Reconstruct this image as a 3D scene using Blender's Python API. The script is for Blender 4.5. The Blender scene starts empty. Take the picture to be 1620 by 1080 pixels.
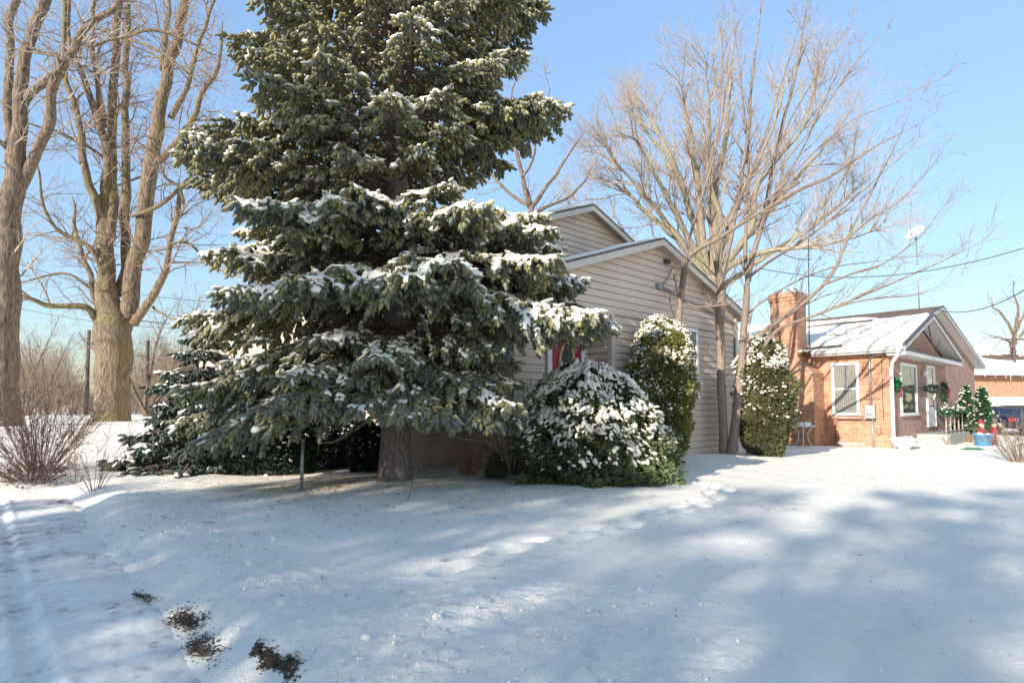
import bpy, math, random
import numpy as np
from mathutils import Vector, Matrix, noise as mnoise
C = bpy.context.scene.collection
rad = math.radians
random.seed(7); RNG = np.random.default_rng(11)

# ------------------------------------------------------------------ camera
CAMZ, F, PITCH, CYP = 1.35, 903.0, rad(3.0), 593.7
cam_d = bpy.data.cameras.new("camera"); cam = bpy.data.objects.new("camera", cam_d); C.objects.link(cam)
cam.location = (0, 0, CAMZ); cam.rotation_euler = (rad(90) + PITCH, 0, 0)
cam_d.sensor_width = 36; cam_d.lens = 36 * F / 1620; cam_d.shift_y = (CYP - 540) / 1620
cam_d.clip_start = 0.05; cam_d.clip_end = 3000
bpy.context.scene.camera = cam

# ------------------------------------------------------------------ light
SUN_AZ = math.atan2(-0.77, -0.64)      # direction towards the sun, seen from above
SUN_EL = rad(19.5)
sd = Vector((math.cos(SUN_AZ) * math.cos(SUN_EL), math.sin(SUN_AZ) * math.cos(SUN_EL), math.sin(SUN_EL)))
W = bpy.data.worlds.new("World"); bpy.context.scene.world = W; W.use_nodes = True
nt = W.node_tree; bg = nt.nodes["Background"]
sky = nt.nodes.new("ShaderNodeTexSky"); sky.sky_type = 'NISHITA'; sky.sun_disc = False
sky.sun_elevation = SUN_EL; sky.sun_rotation = rad(90) - SUN_AZ
sky.air_density = 1.0; sky.dust_density = 0.1; sky.ozone_density = 2.2; sky.altitude = 200
# the photograph's exposure blend flattens the sky: same hues, compressed brightness
_bw = nt.nodes.new("ShaderNodeRGBToBW"); nt.links.new(sky.outputs[0], _bw.inputs[0])
_pw = nt.nodes.new("ShaderNodeMath"); _pw.operation = 'POWER'; nt.links.new(_bw.outputs[0], _pw.inputs[0]); _pw.inputs[1].default_value = -0.56
_sc = nt.nodes.new("ShaderNodeVectorMath"); _sc.operation = 'SCALE'; nt.links.new(sky.outputs[0], _sc.inputs[0]); nt.links.new(_pw.outputs[0], _sc.inputs["Scale"])
_tn = nt.nodes.new("ShaderNodeVectorMath"); _tn.operation = 'MULTIPLY'; nt.links.new(_sc.outputs[0], _tn.inputs[0]); _tn.inputs[1].default_value = (.985, .925, .86)
nt.links.new(_tn.outputs[0], bg.inputs[0]); bg.inputs[1].default_value = 0.15
sl = bpy.data.lights.new("sun", 'SUN'); sl.energy = 2.4; sl.angle = rad(0.55); sl.color = (1.0, 0.95, 0.87)
so = bpy.data.objects.new("sun", sl); C.objects.link(so); so.rotation_euler = sd.to_track_quat('Z', 'Y').to_euler()
vs = bpy.context.scene.view_settings; vs.view_transform = 'Standard'; vs.look = 'None'; vs.exposure = 1.74; vs.gamma = 1
cy = bpy.context.scene.cycles
cy.max_bounces = 6; cy.diffuse_bounces = 4; cy.transparent_max_bounces = 6; cy.use_denoising = True
cy.sample_clamp_indirect = 6

# ------------------------------------------------------------------ helpers
def P(px, py, D):
    """point of the world at depth D (metres forward) behind photo pixel px, py"""
    a = (px - 810) / F; b = (CYP - py) / F
    fy = math.cos(PITCH) - b * math.sin(PITCH); fz = math.sin(PITCH) + b * math.cos(PITCH)
    return Vector((a / fy * D, D, CAMZ + fz / fy * D))
def sstep(a, b, x):
    t = np.clip((x - a) / (b - a), 0, 1); return t * t * (3 - 2 * t)
def vnoise(x, y, seed=0):
    x = np.asarray(x, float); y = np.asarray(y, float)
    xi = np.floor(x).astype(np.int64); yi = np.floor(y).astype(np.int64); fx = x - xi; fy = y - yi
    def h(i, j):
        n = (i * 374761393 + j * 668265263 + seed * 1274126177) & 0x7fffffff
        n = ((n ^ (n >> 13)) * 1103515245) & 0x7fffffff
        return ((n ^ (n >> 16)) & 0xffff) / 65535.0
    fx = fx * fx * (3 - 2 * fx); fy = fy * fy * (3 - 2 * fy)
    return (h(xi, yi) * (1 - fx) + h(xi + 1, yi) * fx) * (1 - fy) + (h(xi, yi + 1) * (1 - fx) + h(xi + 1, yi + 1) * fx) * fy - 0.5
def fbm(x, y, o=4, seed=0):
    s = 0; a = 1
    for k in range(o):
        s = s + a * vnoise(x * 2 ** k + 17 * k, y * 2 ** k - 9 * k, seed + k); a *= 0.5
    return s
def tag(o, label=None, cat=None, group=None, kind=None):
    if label: o["label"] = label
    if cat: o["category"] = cat
    if group: o["group"] = group
    if kind: o["kind"] = kind
    return o
def link(me, name, mat, parent=None, smooth=False):
    if smooth: me.polygons.foreach_set("use_smooth", [True] * len(me.polygons))
    if mat:
        for m in (mat if isinstance(mat, (list, tuple)) else [mat]): me.materials.append(m)
    o = bpy.data.objects.new(name, me); C.objects.link(o)
    if parent: o.parent = parent
    return o
def npmesh(name, V, Fc, mat, parent=None, smooth=False):
    """V (n,3), Fc (m,k) equal-sized polygons or list of such arrays"""
    if not isinstance(Fc, (list, tuple)): Fc = [Fc]
    Fc = [np.asarray(f, np.int32) for f in Fc if len(f)]
    me = bpy.data.meshes.new(name)
    V = np.asarray(V, np.float32)
    me.vertices.add(len(V)); me.vertices.foreach_set("co", V.ravel())
    tot = np.concatenate([np.full(len(f), f.shape[1], np.int32) for f in Fc])
    idx = np.concatenate([f.ravel() for f in Fc])
    me.loops.add(len(idx)); me.loops.foreach_set("vertex_index", idx)
    me.polygons.add(len(tot)); st = np.zeros(len(tot), np.int32); st[1:] = np.cumsum(tot)[:-1]
    me.polygons.foreach_set("loop_start", st)
    try: me.polygons.foreach_set("loop_total", tot)
    except Exception: pass
    me.update(calc_edges=True); me.validate()
    return link(me, name, mat, parent, smooth)
class MB:
    def __init__(s): s.v = []; s.f = []
    def quad(s, *p):
        n = len(s.v); s.v += [tuple(q) for q in p]; s.f.append(tuple(range(n, n + len(p)))); return s
    def box(s, x0, x1, y0, y1, z0, z1):
        n = len(s.v)
        s.v += [(x, y, z) for z in (z0, z1) for x, y in ((x0, y0), (x1, y0), (x1, y1), (x0, y1))]
        s.f += [tuple(n + i for i in q) for q in ((3, 2, 1, 0), (4, 5, 6, 7), (0, 1, 5, 4), (1, 2, 6, 5), (2, 3, 7, 6), (3, 0, 4, 7))]
        return s
    def prism(s, poly, ax, a0, a1):
        """poly: 2-d outline in the plane across axis ax ('x','y','z'), extruded a0..a1"""
        n = len(s.v); k = len(poly)
        def mk(p, a):
            return {'x': (a, p[0], p[1]), 'y': (p[0], a, p[1]), 'z': (p[0], p[1], a)}[ax]
        s.v += [mk(p, a0) for p in poly] + [mk(p, a1) for p in poly]
        s.f.append(tuple(n + i for i in range(k))[::-1]); s.f.append(tuple(n + k + i for i in range(k)))
        for i in range(k):
            j = (i + 1) % k; s.f.append((n + i, n + j, n + k + j, n + k + i))
        return s
    def tube(s, pts, rr, n=8, cap=True):
        pts = [Vector(p) for p in pts]
        if not hasattr(rr, '__len__'): rr = [rr] * len(pts)
        base = len(s.v); u = None
        for i, p in enumerate(pts):
            t = (pts[min(i + 1, len(pts) - 1)] - pts[max(i - 1, 0)]).normalized()
            if u is None: u = t.orthogonal().normalized()
            else: u = (u - t * u.dot(t)).normalized()
            w = t.cross(u)
            for k in range(n):
                a = 2 * math.pi * k / n; q = p + (u * math.cos(a) + w * math.sin(a)) * rr[i]; s.v.append(tuple(q))
        for i in range(len(pts) - 1):
            for k in range(n):
                a = base + i * n + k; b = base + i * n + (k + 1) % n; s.f.append((a, b, b + n, a + n))
        if cap:
            s.f.append(tuple(base + k for k in range(n))[::-1]); m = base + (len(pts) - 1) * n
            s.f.append(tuple(m + k for k in range(n)))
        return s
    def lathe(s, c, prof, n=20, sx=1, sy=1):
        base = len(s.v)
        for r, z in prof:
            for k in range(n):
                a = 2 * math.pi * k / n; s.v.append((c[0] + r * sx * math.cos(a), c[1] + r * sy * math.sin(a), c[2] + z))
        for i in range(len(prof) - 1):
            for k in range(n):
                a = base + i * n + k; b = base + i * n + (k + 1) % n; s.f.append((a, b, b + n, a + n))
        s.f.append(tuple(base + k for k in range(n))[::-1]); m = base + (len(prof) - 1) * n
        s.f.append(tuple(m + k for k in range(n)))
        return s
    def build(s, name, mat, parent=None, smooth=False, bevel=0):
        me = bpy.data.meshes.new(name); me.from_pydata(s.v, [], s.f); me.update()
        o = link(me, name, mat, parent, smooth)
        if bevel:
            b = o.modifiers.new("bevel", 'BEVEL'); b.width = bevel; b.segments = 2; b.limit_method = 'ANGLE'
        return o
def empty(name, loc=(0, 0, 0), rz=0):
    o = bpy.data.objects.new(name, None); C.objects.link(o); o.location = loc; o.rotation_euler = (0, 0, rz); o.empty_display_size = .2
    return o

# ------------------------------------------------------------------ materials
def newmat(name):
    m = bpy.data.materials.new(name); m.use_nodes = True
    return m, m.node_tree, m.node_tree.nodes["Principled BSDF"]
def nd(t, ty, **kw):
    n = t.nodes.new(ty)
    for k, v in kw.items(): setattr(n, k, v)
    return n
def ramp(t, src, stops):
    r = nd(t, "ShaderNodeValToRGB"); e = r.color_ramp.elements
    while len(e) < len(stops): e.new(.5)
    for i, (p, c) in enumerate(stops): e[i].position = p; e[i].color = (*c, 1) if len(c) == 3 else c
    t.links.new(src, r.inputs[0]); return r.outputs[0]
def simple(name, col, rough=.7, metal=0, var=.12, scale=6, bump=0.0, bscale=40, trans=0):
    m, t, b = newmat(name)
    tc = nd(t, "ShaderNodeTexCoord"); n = nd(t, "ShaderNodeTexNoise"); n.inputs["Scale"].default_value = scale; n.inputs["Detail"].default_value = 6
    t.links.new(tc.outputs["Object"], n.inputs["Vector"])
    c = Vector(col)
    o = ramp(t, n.outputs[0], [(.3, tuple(c * (1 - var))), (.7, tuple(Vector([min(1, q) for q in c * (1 + var)])))])
    t.links.new(o, b.inputs["Base Color"]); b.inputs["Roughness"].default_value = rough; b.inputs["Metallic"].default_value = metal
    if bump:
        n2 = nd(t, "ShaderNodeTexNoise"); n2.inputs["Scale"].default_value = bscale; n2.inputs["Detail"].default_value = 5
        t.links.new(tc.outputs["Object"], n2.inputs["Vector"])
        bp = nd(t, "ShaderNodeBump"); bp.inputs["Strength"].default_value = 1; bp.inputs["Distance"].default_value = bump
        t.links.new(n2.outputs[0], bp.inputs["Height"]); t.links.new(bp.outputs[0], b.inputs["Normal"])
    return m
def bark(name, c0, c1, c2=None, sc=1.0, bump=.02):
    m, t, b = newmat(name)
    tc = nd(t, "ShaderNodeTexCoord"); mp = nd(t, "ShaderNodeMapping"); mp.inputs["Scale"].default_value = (9 * sc, 9 * sc, 1.6 * sc)
    t.links.new(tc.outputs["Object"], mp.inputs[0])
    n = nd(t, "ShaderNodeTexNoise"); n.inputs["Scale"].default_value = 2.2; n.inputs["Detail"].default_value = 8; n.inputs["Roughness"].default_value = .65
    t.links.new(mp.outputs[0], n.inputs["Vector"])
    base = ramp(t, n.outputs[0], [(.36, c0), (.62, c1)])
    if c2:
        n3 = nd(t, "ShaderNodeTexNoise"); n3.inputs["Scale"].default_value = .9; n3.inputs["Detail"].default_value = 4
        t.links.new(tc.outputs["Object"], n3.inputs["Vector"])
        f = ramp(t, n3.outputs[0], [(.48, (0, 0, 0)), (.68, (.7, .7, .7))])
        mx = nd(t, "ShaderNodeMix", data_type='RGBA'); t.links.new(f, mx.inputs[0]); t.links.new(base, mx.inputs[6]); mx.inputs[7].default_value = (*c2, 1)
        base = mx.outputs[2]
    t.links.new(base, b.inputs["Base Color"]); b.inputs["Roughness"].default_value = .9
    bp = nd(t, "ShaderNodeBump"); bp.inputs["Distance"].default_value = bump; bp.inputs["Strength"].default_value = .9
    t.links.new(n.outputs[0], bp.inputs["Height"]); t.links.new(bp.outputs[0], b.inputs["Normal"])
    return m
def foliage(name, ca, cb, trans=.25, rough=.6):
    m, t, b = newmat(name)
    g = nd(t, "ShaderNodeNewGeometry"); col = ramp(t, g.outputs["Random Per Island"], [(0, ca), (1, cb)])
    tc = nd(t, "ShaderNodeTexCoord"); n = nd(t, "ShaderNodeTexNoise"); n.inputs["Scale"].default_value = 1.3; n.inputs["Detail"].default_value = 3
    t.links.new(tc.outputs["Object"], n.inputs["Vector"])
    hs = nd(t, "ShaderNodeHueSaturation"); t.links.new(col, hs.inputs["Color"])
    mr = nd(t, "ShaderNodeMapRange"); mr.inputs[1].default_value = .3; mr.inputs[2].default_value = .7; mr.inputs[3].default_value = .7; mr.inputs[4].default_value = 1.3
    t.links.new(n.outputs[0], mr.inputs[0]); t.links.new(mr.outputs[0], hs.inputs["Value"])
    t.links.new(hs.outputs[0], b.inputs["Base Color"]); b.inputs["Roughness"].default_value = rough
    b.inputs["Specular IOR Level"].default_value = .35
    if trans:
        tr = nd(t, "ShaderNodeBsdfTranslucent"); mxs = nd(t, "ShaderNodeMixShader"); mxs.inputs[0].default_value = trans
        h2 = nd(t, "ShaderNodeHueSaturation"); h2.inputs["Saturation"].default_value = 1.5; h2.inputs["Value"].default_value = 1.6; t.links.new(hs.outputs[0], h2.inputs["Color"])
        t.links.new(h2.outputs[0], tr.inputs[0]); out = t.nodes["Material Output"]
        t.links.new(b.outputs[0], mxs.inputs[1]); t.links.new(tr.outputs[0], mxs.inputs[2]); t.links.new(mxs.outputs[0], out.inputs[0])
    return m
def snowmat(name, speck=False, grain=.006):
    m, t, b = newmat(name)
    tc = nd(t, "ShaderNodeTexCoord"); n = nd(t, "ShaderNodeTexNoise"); n.inputs["Scale"].default_value = 22; n.inputs["Detail"].default_value = 8; n.inputs["Roughness"].default_value = .7
    t.links.new(tc.outputs["Object"], n.inputs["Vector"])
    bp = nd(t, "ShaderNodeBump"); bp.inputs["Distance"].default_value = grain; bp.inputs["Strength"].default_value = 1
    t.links.new(n.outputs[0], bp.inputs["Height"]); t.links.new(bp.outputs[0], b.inputs["Normal"])
    b.inputs["Roughness"].default_value = .75; b.inputs["Specular IOR Level"].default_value = .25
    if speck:
        nf = nd(t, "ShaderNodeTexNoise"); nf.inputs["Scale"].default_value = 70; nf.inputs["Detail"].default_value = 4; t.links.new(tc.outputs["Object"], nf.inputs["Vector"])
        b2 = nd(t, "ShaderNodeBump"); b2.inputs["Distance"].default_value = .007; t.links.new(nf.outputs[0], b2.inputs["Height"]); t.links.new(bp.outputs[0], b2.inputs["Normal"]); t.links.new(b2.outputs[0], b.inputs["Normal"])
    n2 = nd(t, "ShaderNodeTexNoise"); n2.inputs["Scale"].default_value = 1.1; n2.inputs["Detail"].default_value = 7
    t.links.new(tc.outputs["Object"], n2.inputs["Vector"])
    col = ramp(t, n2.outputs[0], [(.3, (.93, .825, .68)), (.7, (.97, .885, .745))])
    if speck:
        n3 = nd(t, "ShaderNodeTexNoise"); n3.inputs["Scale"].default_value = 26; n3.inputs["Detail"].default_value = 3
        t.links.new(tc.outputs["Object"], n3.inputs["Vector"])
        f = ramp(t, n3.outputs[0], [(.735, (0, 0, 0)), (.79, (1, 1, 1))])
        mx = nd(t, "ShaderNodeMix", data_type='RGBA'); t.links.new(f, mx.inputs[0]); t.links.new(col, mx.inputs[6]); mx.inputs[7].default_value = (.30, .26, .22, 1)
        col = mx.outputs[2]
    t.links.new(col, b.inputs["Base Color"])
    return m
def brickmat(name, c1, c2, mortar):
    m, t, b = newmat(name)
    tc = nd(t, "ShaderNodeTexCoord"); sp = nd(t, "ShaderNodeSeparateXYZ"); t.links.new(tc.outputs["Object"], sp.inputs[0])
    ad = nd(t, "ShaderNodeMath"); t.links.new(sp.outputs[0], ad.inputs[0]); t.links.new(sp.outputs[1], ad.inputs[1])
    cb = nd(t, "ShaderNodeCombineXYZ"); t.links.new(ad.outputs[0], cb.inputs[0]); t.links.new(sp.outputs[2], cb.inputs[1])
    br = nd(t, "ShaderNodeTexBrick"); t.links.new(cb.outputs[0], br.inputs["Vector"])
    br.inputs["Scale"].default_value = 1; br.inputs["Brick Width"].default_value = .23; br.inputs["Row Height"].default_value = .08
    br.inputs["Mortar Size"].default_value = .009; br.inputs["Mortar Smooth"].default_value = .2; br.inputs["Bias"].default_value = -.1
    br.inputs["Color1"].default_value = (*c1, 1); br.inputs["Color2"].default_value = (*c2, 1); br.inputs["Mortar"].default_value = (*mortar, 1)
    n = nd(t, "ShaderNodeTexNoise"); n.inputs["Scale"].default_value = 2.5; n.inputs["Detail"].default_value = 9; n.inputs["Roughness"].default_value = .8
    t.links.new(tc.outputs["Object"], n.inputs["Vector"])
    hs = nd(t, "ShaderNodeHueSaturation"); t.links.new(br.outputs[0], hs.inputs["Color"])
    mr = nd(t, "ShaderNodeMapRange"); mr.inputs[1].default_value = .25; mr.inputs[2].default_value = .75; mr.inputs[3].default_value = .6; mr.inputs[4].default_value = 1.4
    t.links.new(n.outputs[0], mr.inputs[0]); t.links.new(mr.outputs[0], hs.inputs["Value"]); t.links.new(hs.outputs[0], b.inputs["Base Color"])
    b.inputs["Roughness"].default_value = .9
    bp = nd(t, "ShaderNodeBump"); bp.inputs["Distance"].default_value = .006; bp.invert = True
    t.links.new(br.outputs["Fac"], bp.inputs["Height"]); t.links.new(bp.outputs[0], b.inputs["Normal"])
    return m
M = {}
M['snow'] = snowmat("snow"); M['gsnow'] = snowmat("ground_snow", True, .016)
M['siding'] = simple("vinyl_siding", (.66, .52, .41), .55, var=.10, scale=1.1, bump=.0015, bscale=30)
M['siding2'] = simple("cream_siding", (.66, .53, .33), .55, var=.08, scale=1.2)
M['trim'] = simple("white_trim", (.74, .72, .69), .5, var=.06, scale=4)
M['soffit'] = simple("soffit", (.45, .40, .35), .6, var=.08)
M['fascia'] = simple("fascia", (.60, .52, .44), .5, var=.08)
M['darkedge'] = simple("drip_edge", (.06, .06, .065), .5)
M['shingle'] = simple("roof_shingles", (.16, .10, .065), .95, var=.5, scale=14, bump=.01, bscale=20)
M['brick'] = brickmat("orange_brick", (.52, .235, .125), (.34, .14, .075), (.48, .36, .27))
M['darkred'] = simple('dark_red_plastic', (.30, .03, .03), .5, var=.2)
M['brick_shade'] = brickmat("shade_toned_brick", (.44, .22, .15), (.30, .14, .10), (.46, .38, .32))  # shade of the front walls put into the brick colour; also on sill, flue
M['rake'] = simple("aged_white_trim", (.58, .54, .50), .6, var=.12, scale=3)
M['railing'] = simple("weathered_railing", (.34, .27, .22), .7, var=.2)
M['conc'] = simple("concrete", (.36, .34, .31), .9, var=.2, scale=8, bump=.004)
M['reddoor'] = simple("red_door_paint", (.33, .012, .035), .4, var=.1)
M['brass'] = simple("brass_trim", (.55, .44, .25), .4, var=.1)
M['metal'] = simple("grey_metal", (.35, .35, .35), .45, .5, var=.1)
M['darkmetal'] = simple("dark_metal", (.06, .06, .06), .5, .3, var=.2)
M['spruce_bark'] = bark("spruce_bark", (.08, .06, .055), (.33, .25, .215), sc=2.2, bump=.03)
M['twigbark'] = bark("spruce_twigs", (.10, .06, .035), (.26, .16, .09), sc=3, bump=.004)
M['cotton'] = bark("cottonwood_bark", (.08, .055, .035), (.32, .23, .15), (.22, .20, .06), sc=.9, bump=.10)
M['cotton2'] = bark("grey_brown_bark", (.08, .055, .04), (.30, .22, .15), None, sc=.9, bump=.09)
M['young'] = bark("young_bark", (.13, .095, .07), (.32, .24, .18), None, sc=3, bump=.008)
M['youngtwig'] = simple("whip_twigs", (.27, .20, .145), .8, var=.3)
M['elm'] = bark("far_tree_bark", (.15, .115, .08), (.36, .29, .20), (.27, .245, .12), sc=1, bump=.03)
M['elmtwig'] = simple("pale_twigs", (.42, .33, .25), .85, var=.25)
M['fartwig'] = simple("brown_twigs", (.31, .215, .145), .9, var=.35, scale=1.5)
M['redtwig'] = simple("red_brown_stems", (.15, .095, .075), .85, var=.35)
M['tantwig'] = simple("tan_stems", (.45, .26, .11), .8, var=.3)
M['needle'] = foliage("blue_spruce_needles", (.225, .24, .22), (.35, .31, .12), .27)
M['dfir'] = foliage("dark_fir_needles", (.055, .075, .06), (.09, .11, .07), .12)
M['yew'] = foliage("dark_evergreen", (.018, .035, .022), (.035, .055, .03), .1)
M['arbor'] = foliage("sun_toned_arborvitae_leaves", (.14, .145, .045), (.24, .22, .08), .2)  # sunlit yellow put into the leaf colour
M['arbor2'] = foliage("dark_arborvitae_leaves", (.09, .10, .045), (.16, .145, .06), .15)
M['juniper'] = foliage("juniper_leaves", (.09, .12, .055), (.17, .18, .08), .15)
def glassmat(name, col, rough=.05, folds=False):
    m, t, b = newmat(name)
    tc = nd(t, "ShaderNodeTexCoord"); n = nd(t, "ShaderNodeTexNoise"); n.inputs["Scale"].default_value = 2; n.inputs["Detail"].default_value = 3
    t.links.new(tc.outputs["Object"], n.inputs["Vector"])
    if folds:
        n = nd(t, "ShaderNodeTexWave"); n.bands_direction = 'Y'; n.inputs["Scale"].default_value = 5; n.inputs["Distortion"].default_value = 3.5; n.inputs["Detail"].default_value = 3; t.links.new(tc.outputs["Object"], n.inputs["Vector"])
    o = ramp(t, n.outputs[0], [(.2, tuple(Vector(col) * .65)), (.8, col)]); t.links.new(o, b.inputs["Base Color"])
    b.inputs["Roughness"].default_value = rough; b.inputs["Specular IOR Level"].default_value = .9
    return m
M['glass'] = glassmat("window_glass", (.09, .09, .08))
# ------------------------------------------------------------------ blobs, strips
_h = []
def _ico():
    import bmesh
    bm = bmesh.new(); bmesh.ops.create_icosphere(bm, subdivisions=1, radius=1)
    bm.verts.ensure_lookup_table(); v = np.array([q.co[:] for q in bm.verts]); f = np.array([[q.index for q in p.verts] for p in bm.faces]); bm.free(); return v, f
ICV, ICF = _ico()
OV = np.array([(1, 0, 0), (-1, 0, 0), (0, 1, 0), (0, -1, 0), (0, 0, 1), (0, 0, -1)], float)
OF = np.array([(0, 2, 4), (2, 1, 4), (1, 3, 4), (3, 0, 4), (2, 0, 5), (1, 2, 5), (3, 1, 5), (0, 3, 5)])
def frames(A):
    A = A / (np.linalg.norm(A, axis=1, keepdims=True) + 1e-9)
    ref = np.where(np.abs(A[:, 2:3]) > .95, np.array([[1., 0, 0]]), np.array([[0, 0, 1.]]))
    S = np.cross(ref, A); S /= np.linalg.norm(S, axis=1, keepdims=True) + 1e-9
    return A, S, np.cross(A, S)
def blobs(pos, ax, size, jit=.25, low=False):
    """lumps at pos (n,3): long axis ax (n,3), size (n,3) = half length, half width, half height"""
    BV, BF = (OV, OF) if low else (ICV, ICF)
    A, S, N = frames(ax); n = len(pos); k = len(BV)
    R = 1 + RNG.uniform(-jit, jit, (n, k, 1)); B = BV[None] * R
    V = pos[:, None] + B[..., 0:1] * A[:, None] * size[:, None, 0:1] + B[..., 1:2] * S[:, None] * size[:, None, 1:2] + B[..., 2:3] * N[:, None] * size[:, None, 2:3]
    Fc = (BF[None] + (np.arange(n) * k)[:, None, None]).reshape(-1, 3)
    return V.reshape(-1, 3), Fc
def prisms(P0, P1, R0, R1, sides=3):
    """separate tapering sticks, all at once"""
    P0 = np.asarray(P0, float); P1 = np.asarray(P1, float); R0 = np.asarray(R0, float)[:, None, None]; R1 = np.asarray(R1, float)[:, None, None]
    A, S, N = frames(P1 - P0); n = len(P0)
    an = np.arange(sides) * 2 * math.pi / sides
    D = np.cos(an)[None, :, None] * S[:, None] + np.sin(an)[None, :, None] * N[:, None]
    V = np.concatenate([P0[:, None] + D * R0, P1[:, None] + D * R1], 1).reshape(-1, 3)
    k = np.arange(sides); q = np.stack([k, (k + 1) % sides, (k + 1) % sides + sides, k + sides], 1)
    return V, (q[None] + (np.arange(n) * 2 * sides)[:, None, None]).reshape(-1, 4)

# ------------------------------------------------------------------ ground
DA = np.array([-2.71, 4.22]); UU = np.array([.745, .667]); VV = np.array([-.667, .745])
def drive_ew(x, y):
    dx = x - DA[0]; dy = y - DA[1]
    return -(dx * UU[0] + dy * UU[1]), dx * VV[0] + dy * VV[1]
def drive_mask(x, y):
    e, w = drive_ew(x, y)
    ed = .14 * vnoise(w * 1.6, w * 0, 5) + .16 * vnoise(w * .6, w * 0 + 3, 8) + .16 * fbm(x * 4, y * 4, 3, 55)
    return sstep(-.55, .05, e + ed) * (1 - sstep(4.3, 5.2, e + ed)) * (1 - sstep(5.5, 9.5, w))
FOOT = []
def _foot():
    path = [(705, 893), (800, 868), (900, 850), (985, 832), (1050, 812), (1100, 795), (1135, 778), (1150, 765)]
    pts = [P(a, b, 1.35 * F / (b - 641)) for a, b in path]
    tot = 0; last = None; k = 0
    for i in range(len(pts) - 1):
        d = pts[i + 1] - pts[i]; n = max(1, int(d.length / .33))
        for j in range(n):
            q = pts[i] + d * (j / n); t = Vector((d.x, d.y)).normalized(); s = .11 if k % 2 else -.11; k += 1
            FOOT.append((q.x - t.y * s + random.uniform(-.03, .03), q.y + t.x * s + random.uniform(-.03, .03), t.x, t.y, random.uniform(.7, 1.1)))
_foot()
def gbase(x, y):
    x = np.asarray(x, float); y = np.asarray(y, float)
    q = -.7 * x + .55 * y
    z = .75 * sstep(10, 19.5, q) * sstep(1, -5, x) + .5 * sstep(38, 60, y)
    z = z + .07 * fbm(x * .35, y * .35, 3, 1) + .02 * fbm(x * 1.7, y * 1.7, 3, 2)
    z = z + .10 * np.exp(-((x + 1.97) ** 2 + (y - 9.7) ** 2) / 1.4)
    z = z + .09 * np.exp(-((x - 5.3) ** 2 / 1.6 + (y - 14.7) ** 2 / .5))
    m = drive_mask(x, y); e, w = drive_ew(x, y)
    z = z + .03 * np.exp(-((e + .7) / .35) ** 2) * (1 - sstep(4, 9, w))
    return z * (1 - m) + m * (-.145 + .3 * z)
def gheight(x, y):
    z = gbase(x, y); m = drive_mask(x, y); e, w = drive_ew(x, y)
    rm = np.exp(-((x + .1) / 1.6) ** 2) * (1 - sstep(3.6, 5.2, y)) + .9 * np.exp(-((e + .7) / .7) ** 2) * (1 - sstep(2, 6, w)) + .5 * sstep(.25, .45, vnoise(x * .8, y * .8, 44)) * sstep(9, 6, y)
    rm = np.clip(rm, 0, 1) * (1 - m)
    r = np.abs(fbm(x * 9, y * 9, 3, 21)) * .055 + fbm(x * 24, y * 24, 2, 31) * .018
    z = z + rm * r + (.007 * fbm(x * 7, y * 7, 3, 12) + .02 * np.clip(fbm(x * 1.9, y * 1.9, 3, 77), 0, 1)) * (1 - m)
    for fx, fy, tx, ty, dp in FOOT:
        a = (x - fx) * tx + (y - fy) * ty; b = -(x - fx) * ty + (y - fy) * tx
        r2 = (a / .19) ** 2 + (b / .09) ** 2
        if np.ndim(r2) == 0 and r2 > 12: continue
        z = z - .085 * dp * np.exp(-r2 ** 1.5) + .025 * dp * np.exp(-((np.sqrt(r2) - 1.5) / .45) ** 2)
    return z
def gz(x, y): return float(gbase(np.array(x), np.array(y)))
def make_ground():
    ys = [1.2]
    while ys[-1] < 900: ys.append(ys[-1] + max(.028, min(.0062 * ys[-1], .2) if ys[-1] < 40 else .07 * ys[-1]))
    ys = np.array([-60, -30, -12, -5, -1, .4] + ys)
    xs = list(np.arange(0, 6, .032))
    while xs[-1] < 900: xs.append(xs[-1] + max(.034, .018 * (xs[-1] - 4) if xs[-1] < 30 else .08 * xs[-1]))
    xs = np.array([-q for q in xs[:0:-1]] + xs)
    X, Y = np.meshgrid(xs, ys); Z = gheight(X, Y)
    n, m = X.shape; idx = np.arange(n * m).reshape(n, m)
    Fc = np.stack([idx[:-1, :-1], idx[:-1, 1:], idx[1:, 1:], idx[1:, :-1]], -1).reshape(-1, 4)
    o = npmesh("snow_ground", np.stack([X, Y, Z], -1).reshape(-1, 3), Fc, M['gsnow'], None, True)
    tag(o, kind="structure")
RZ = math.atan2(.667, .745)
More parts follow.
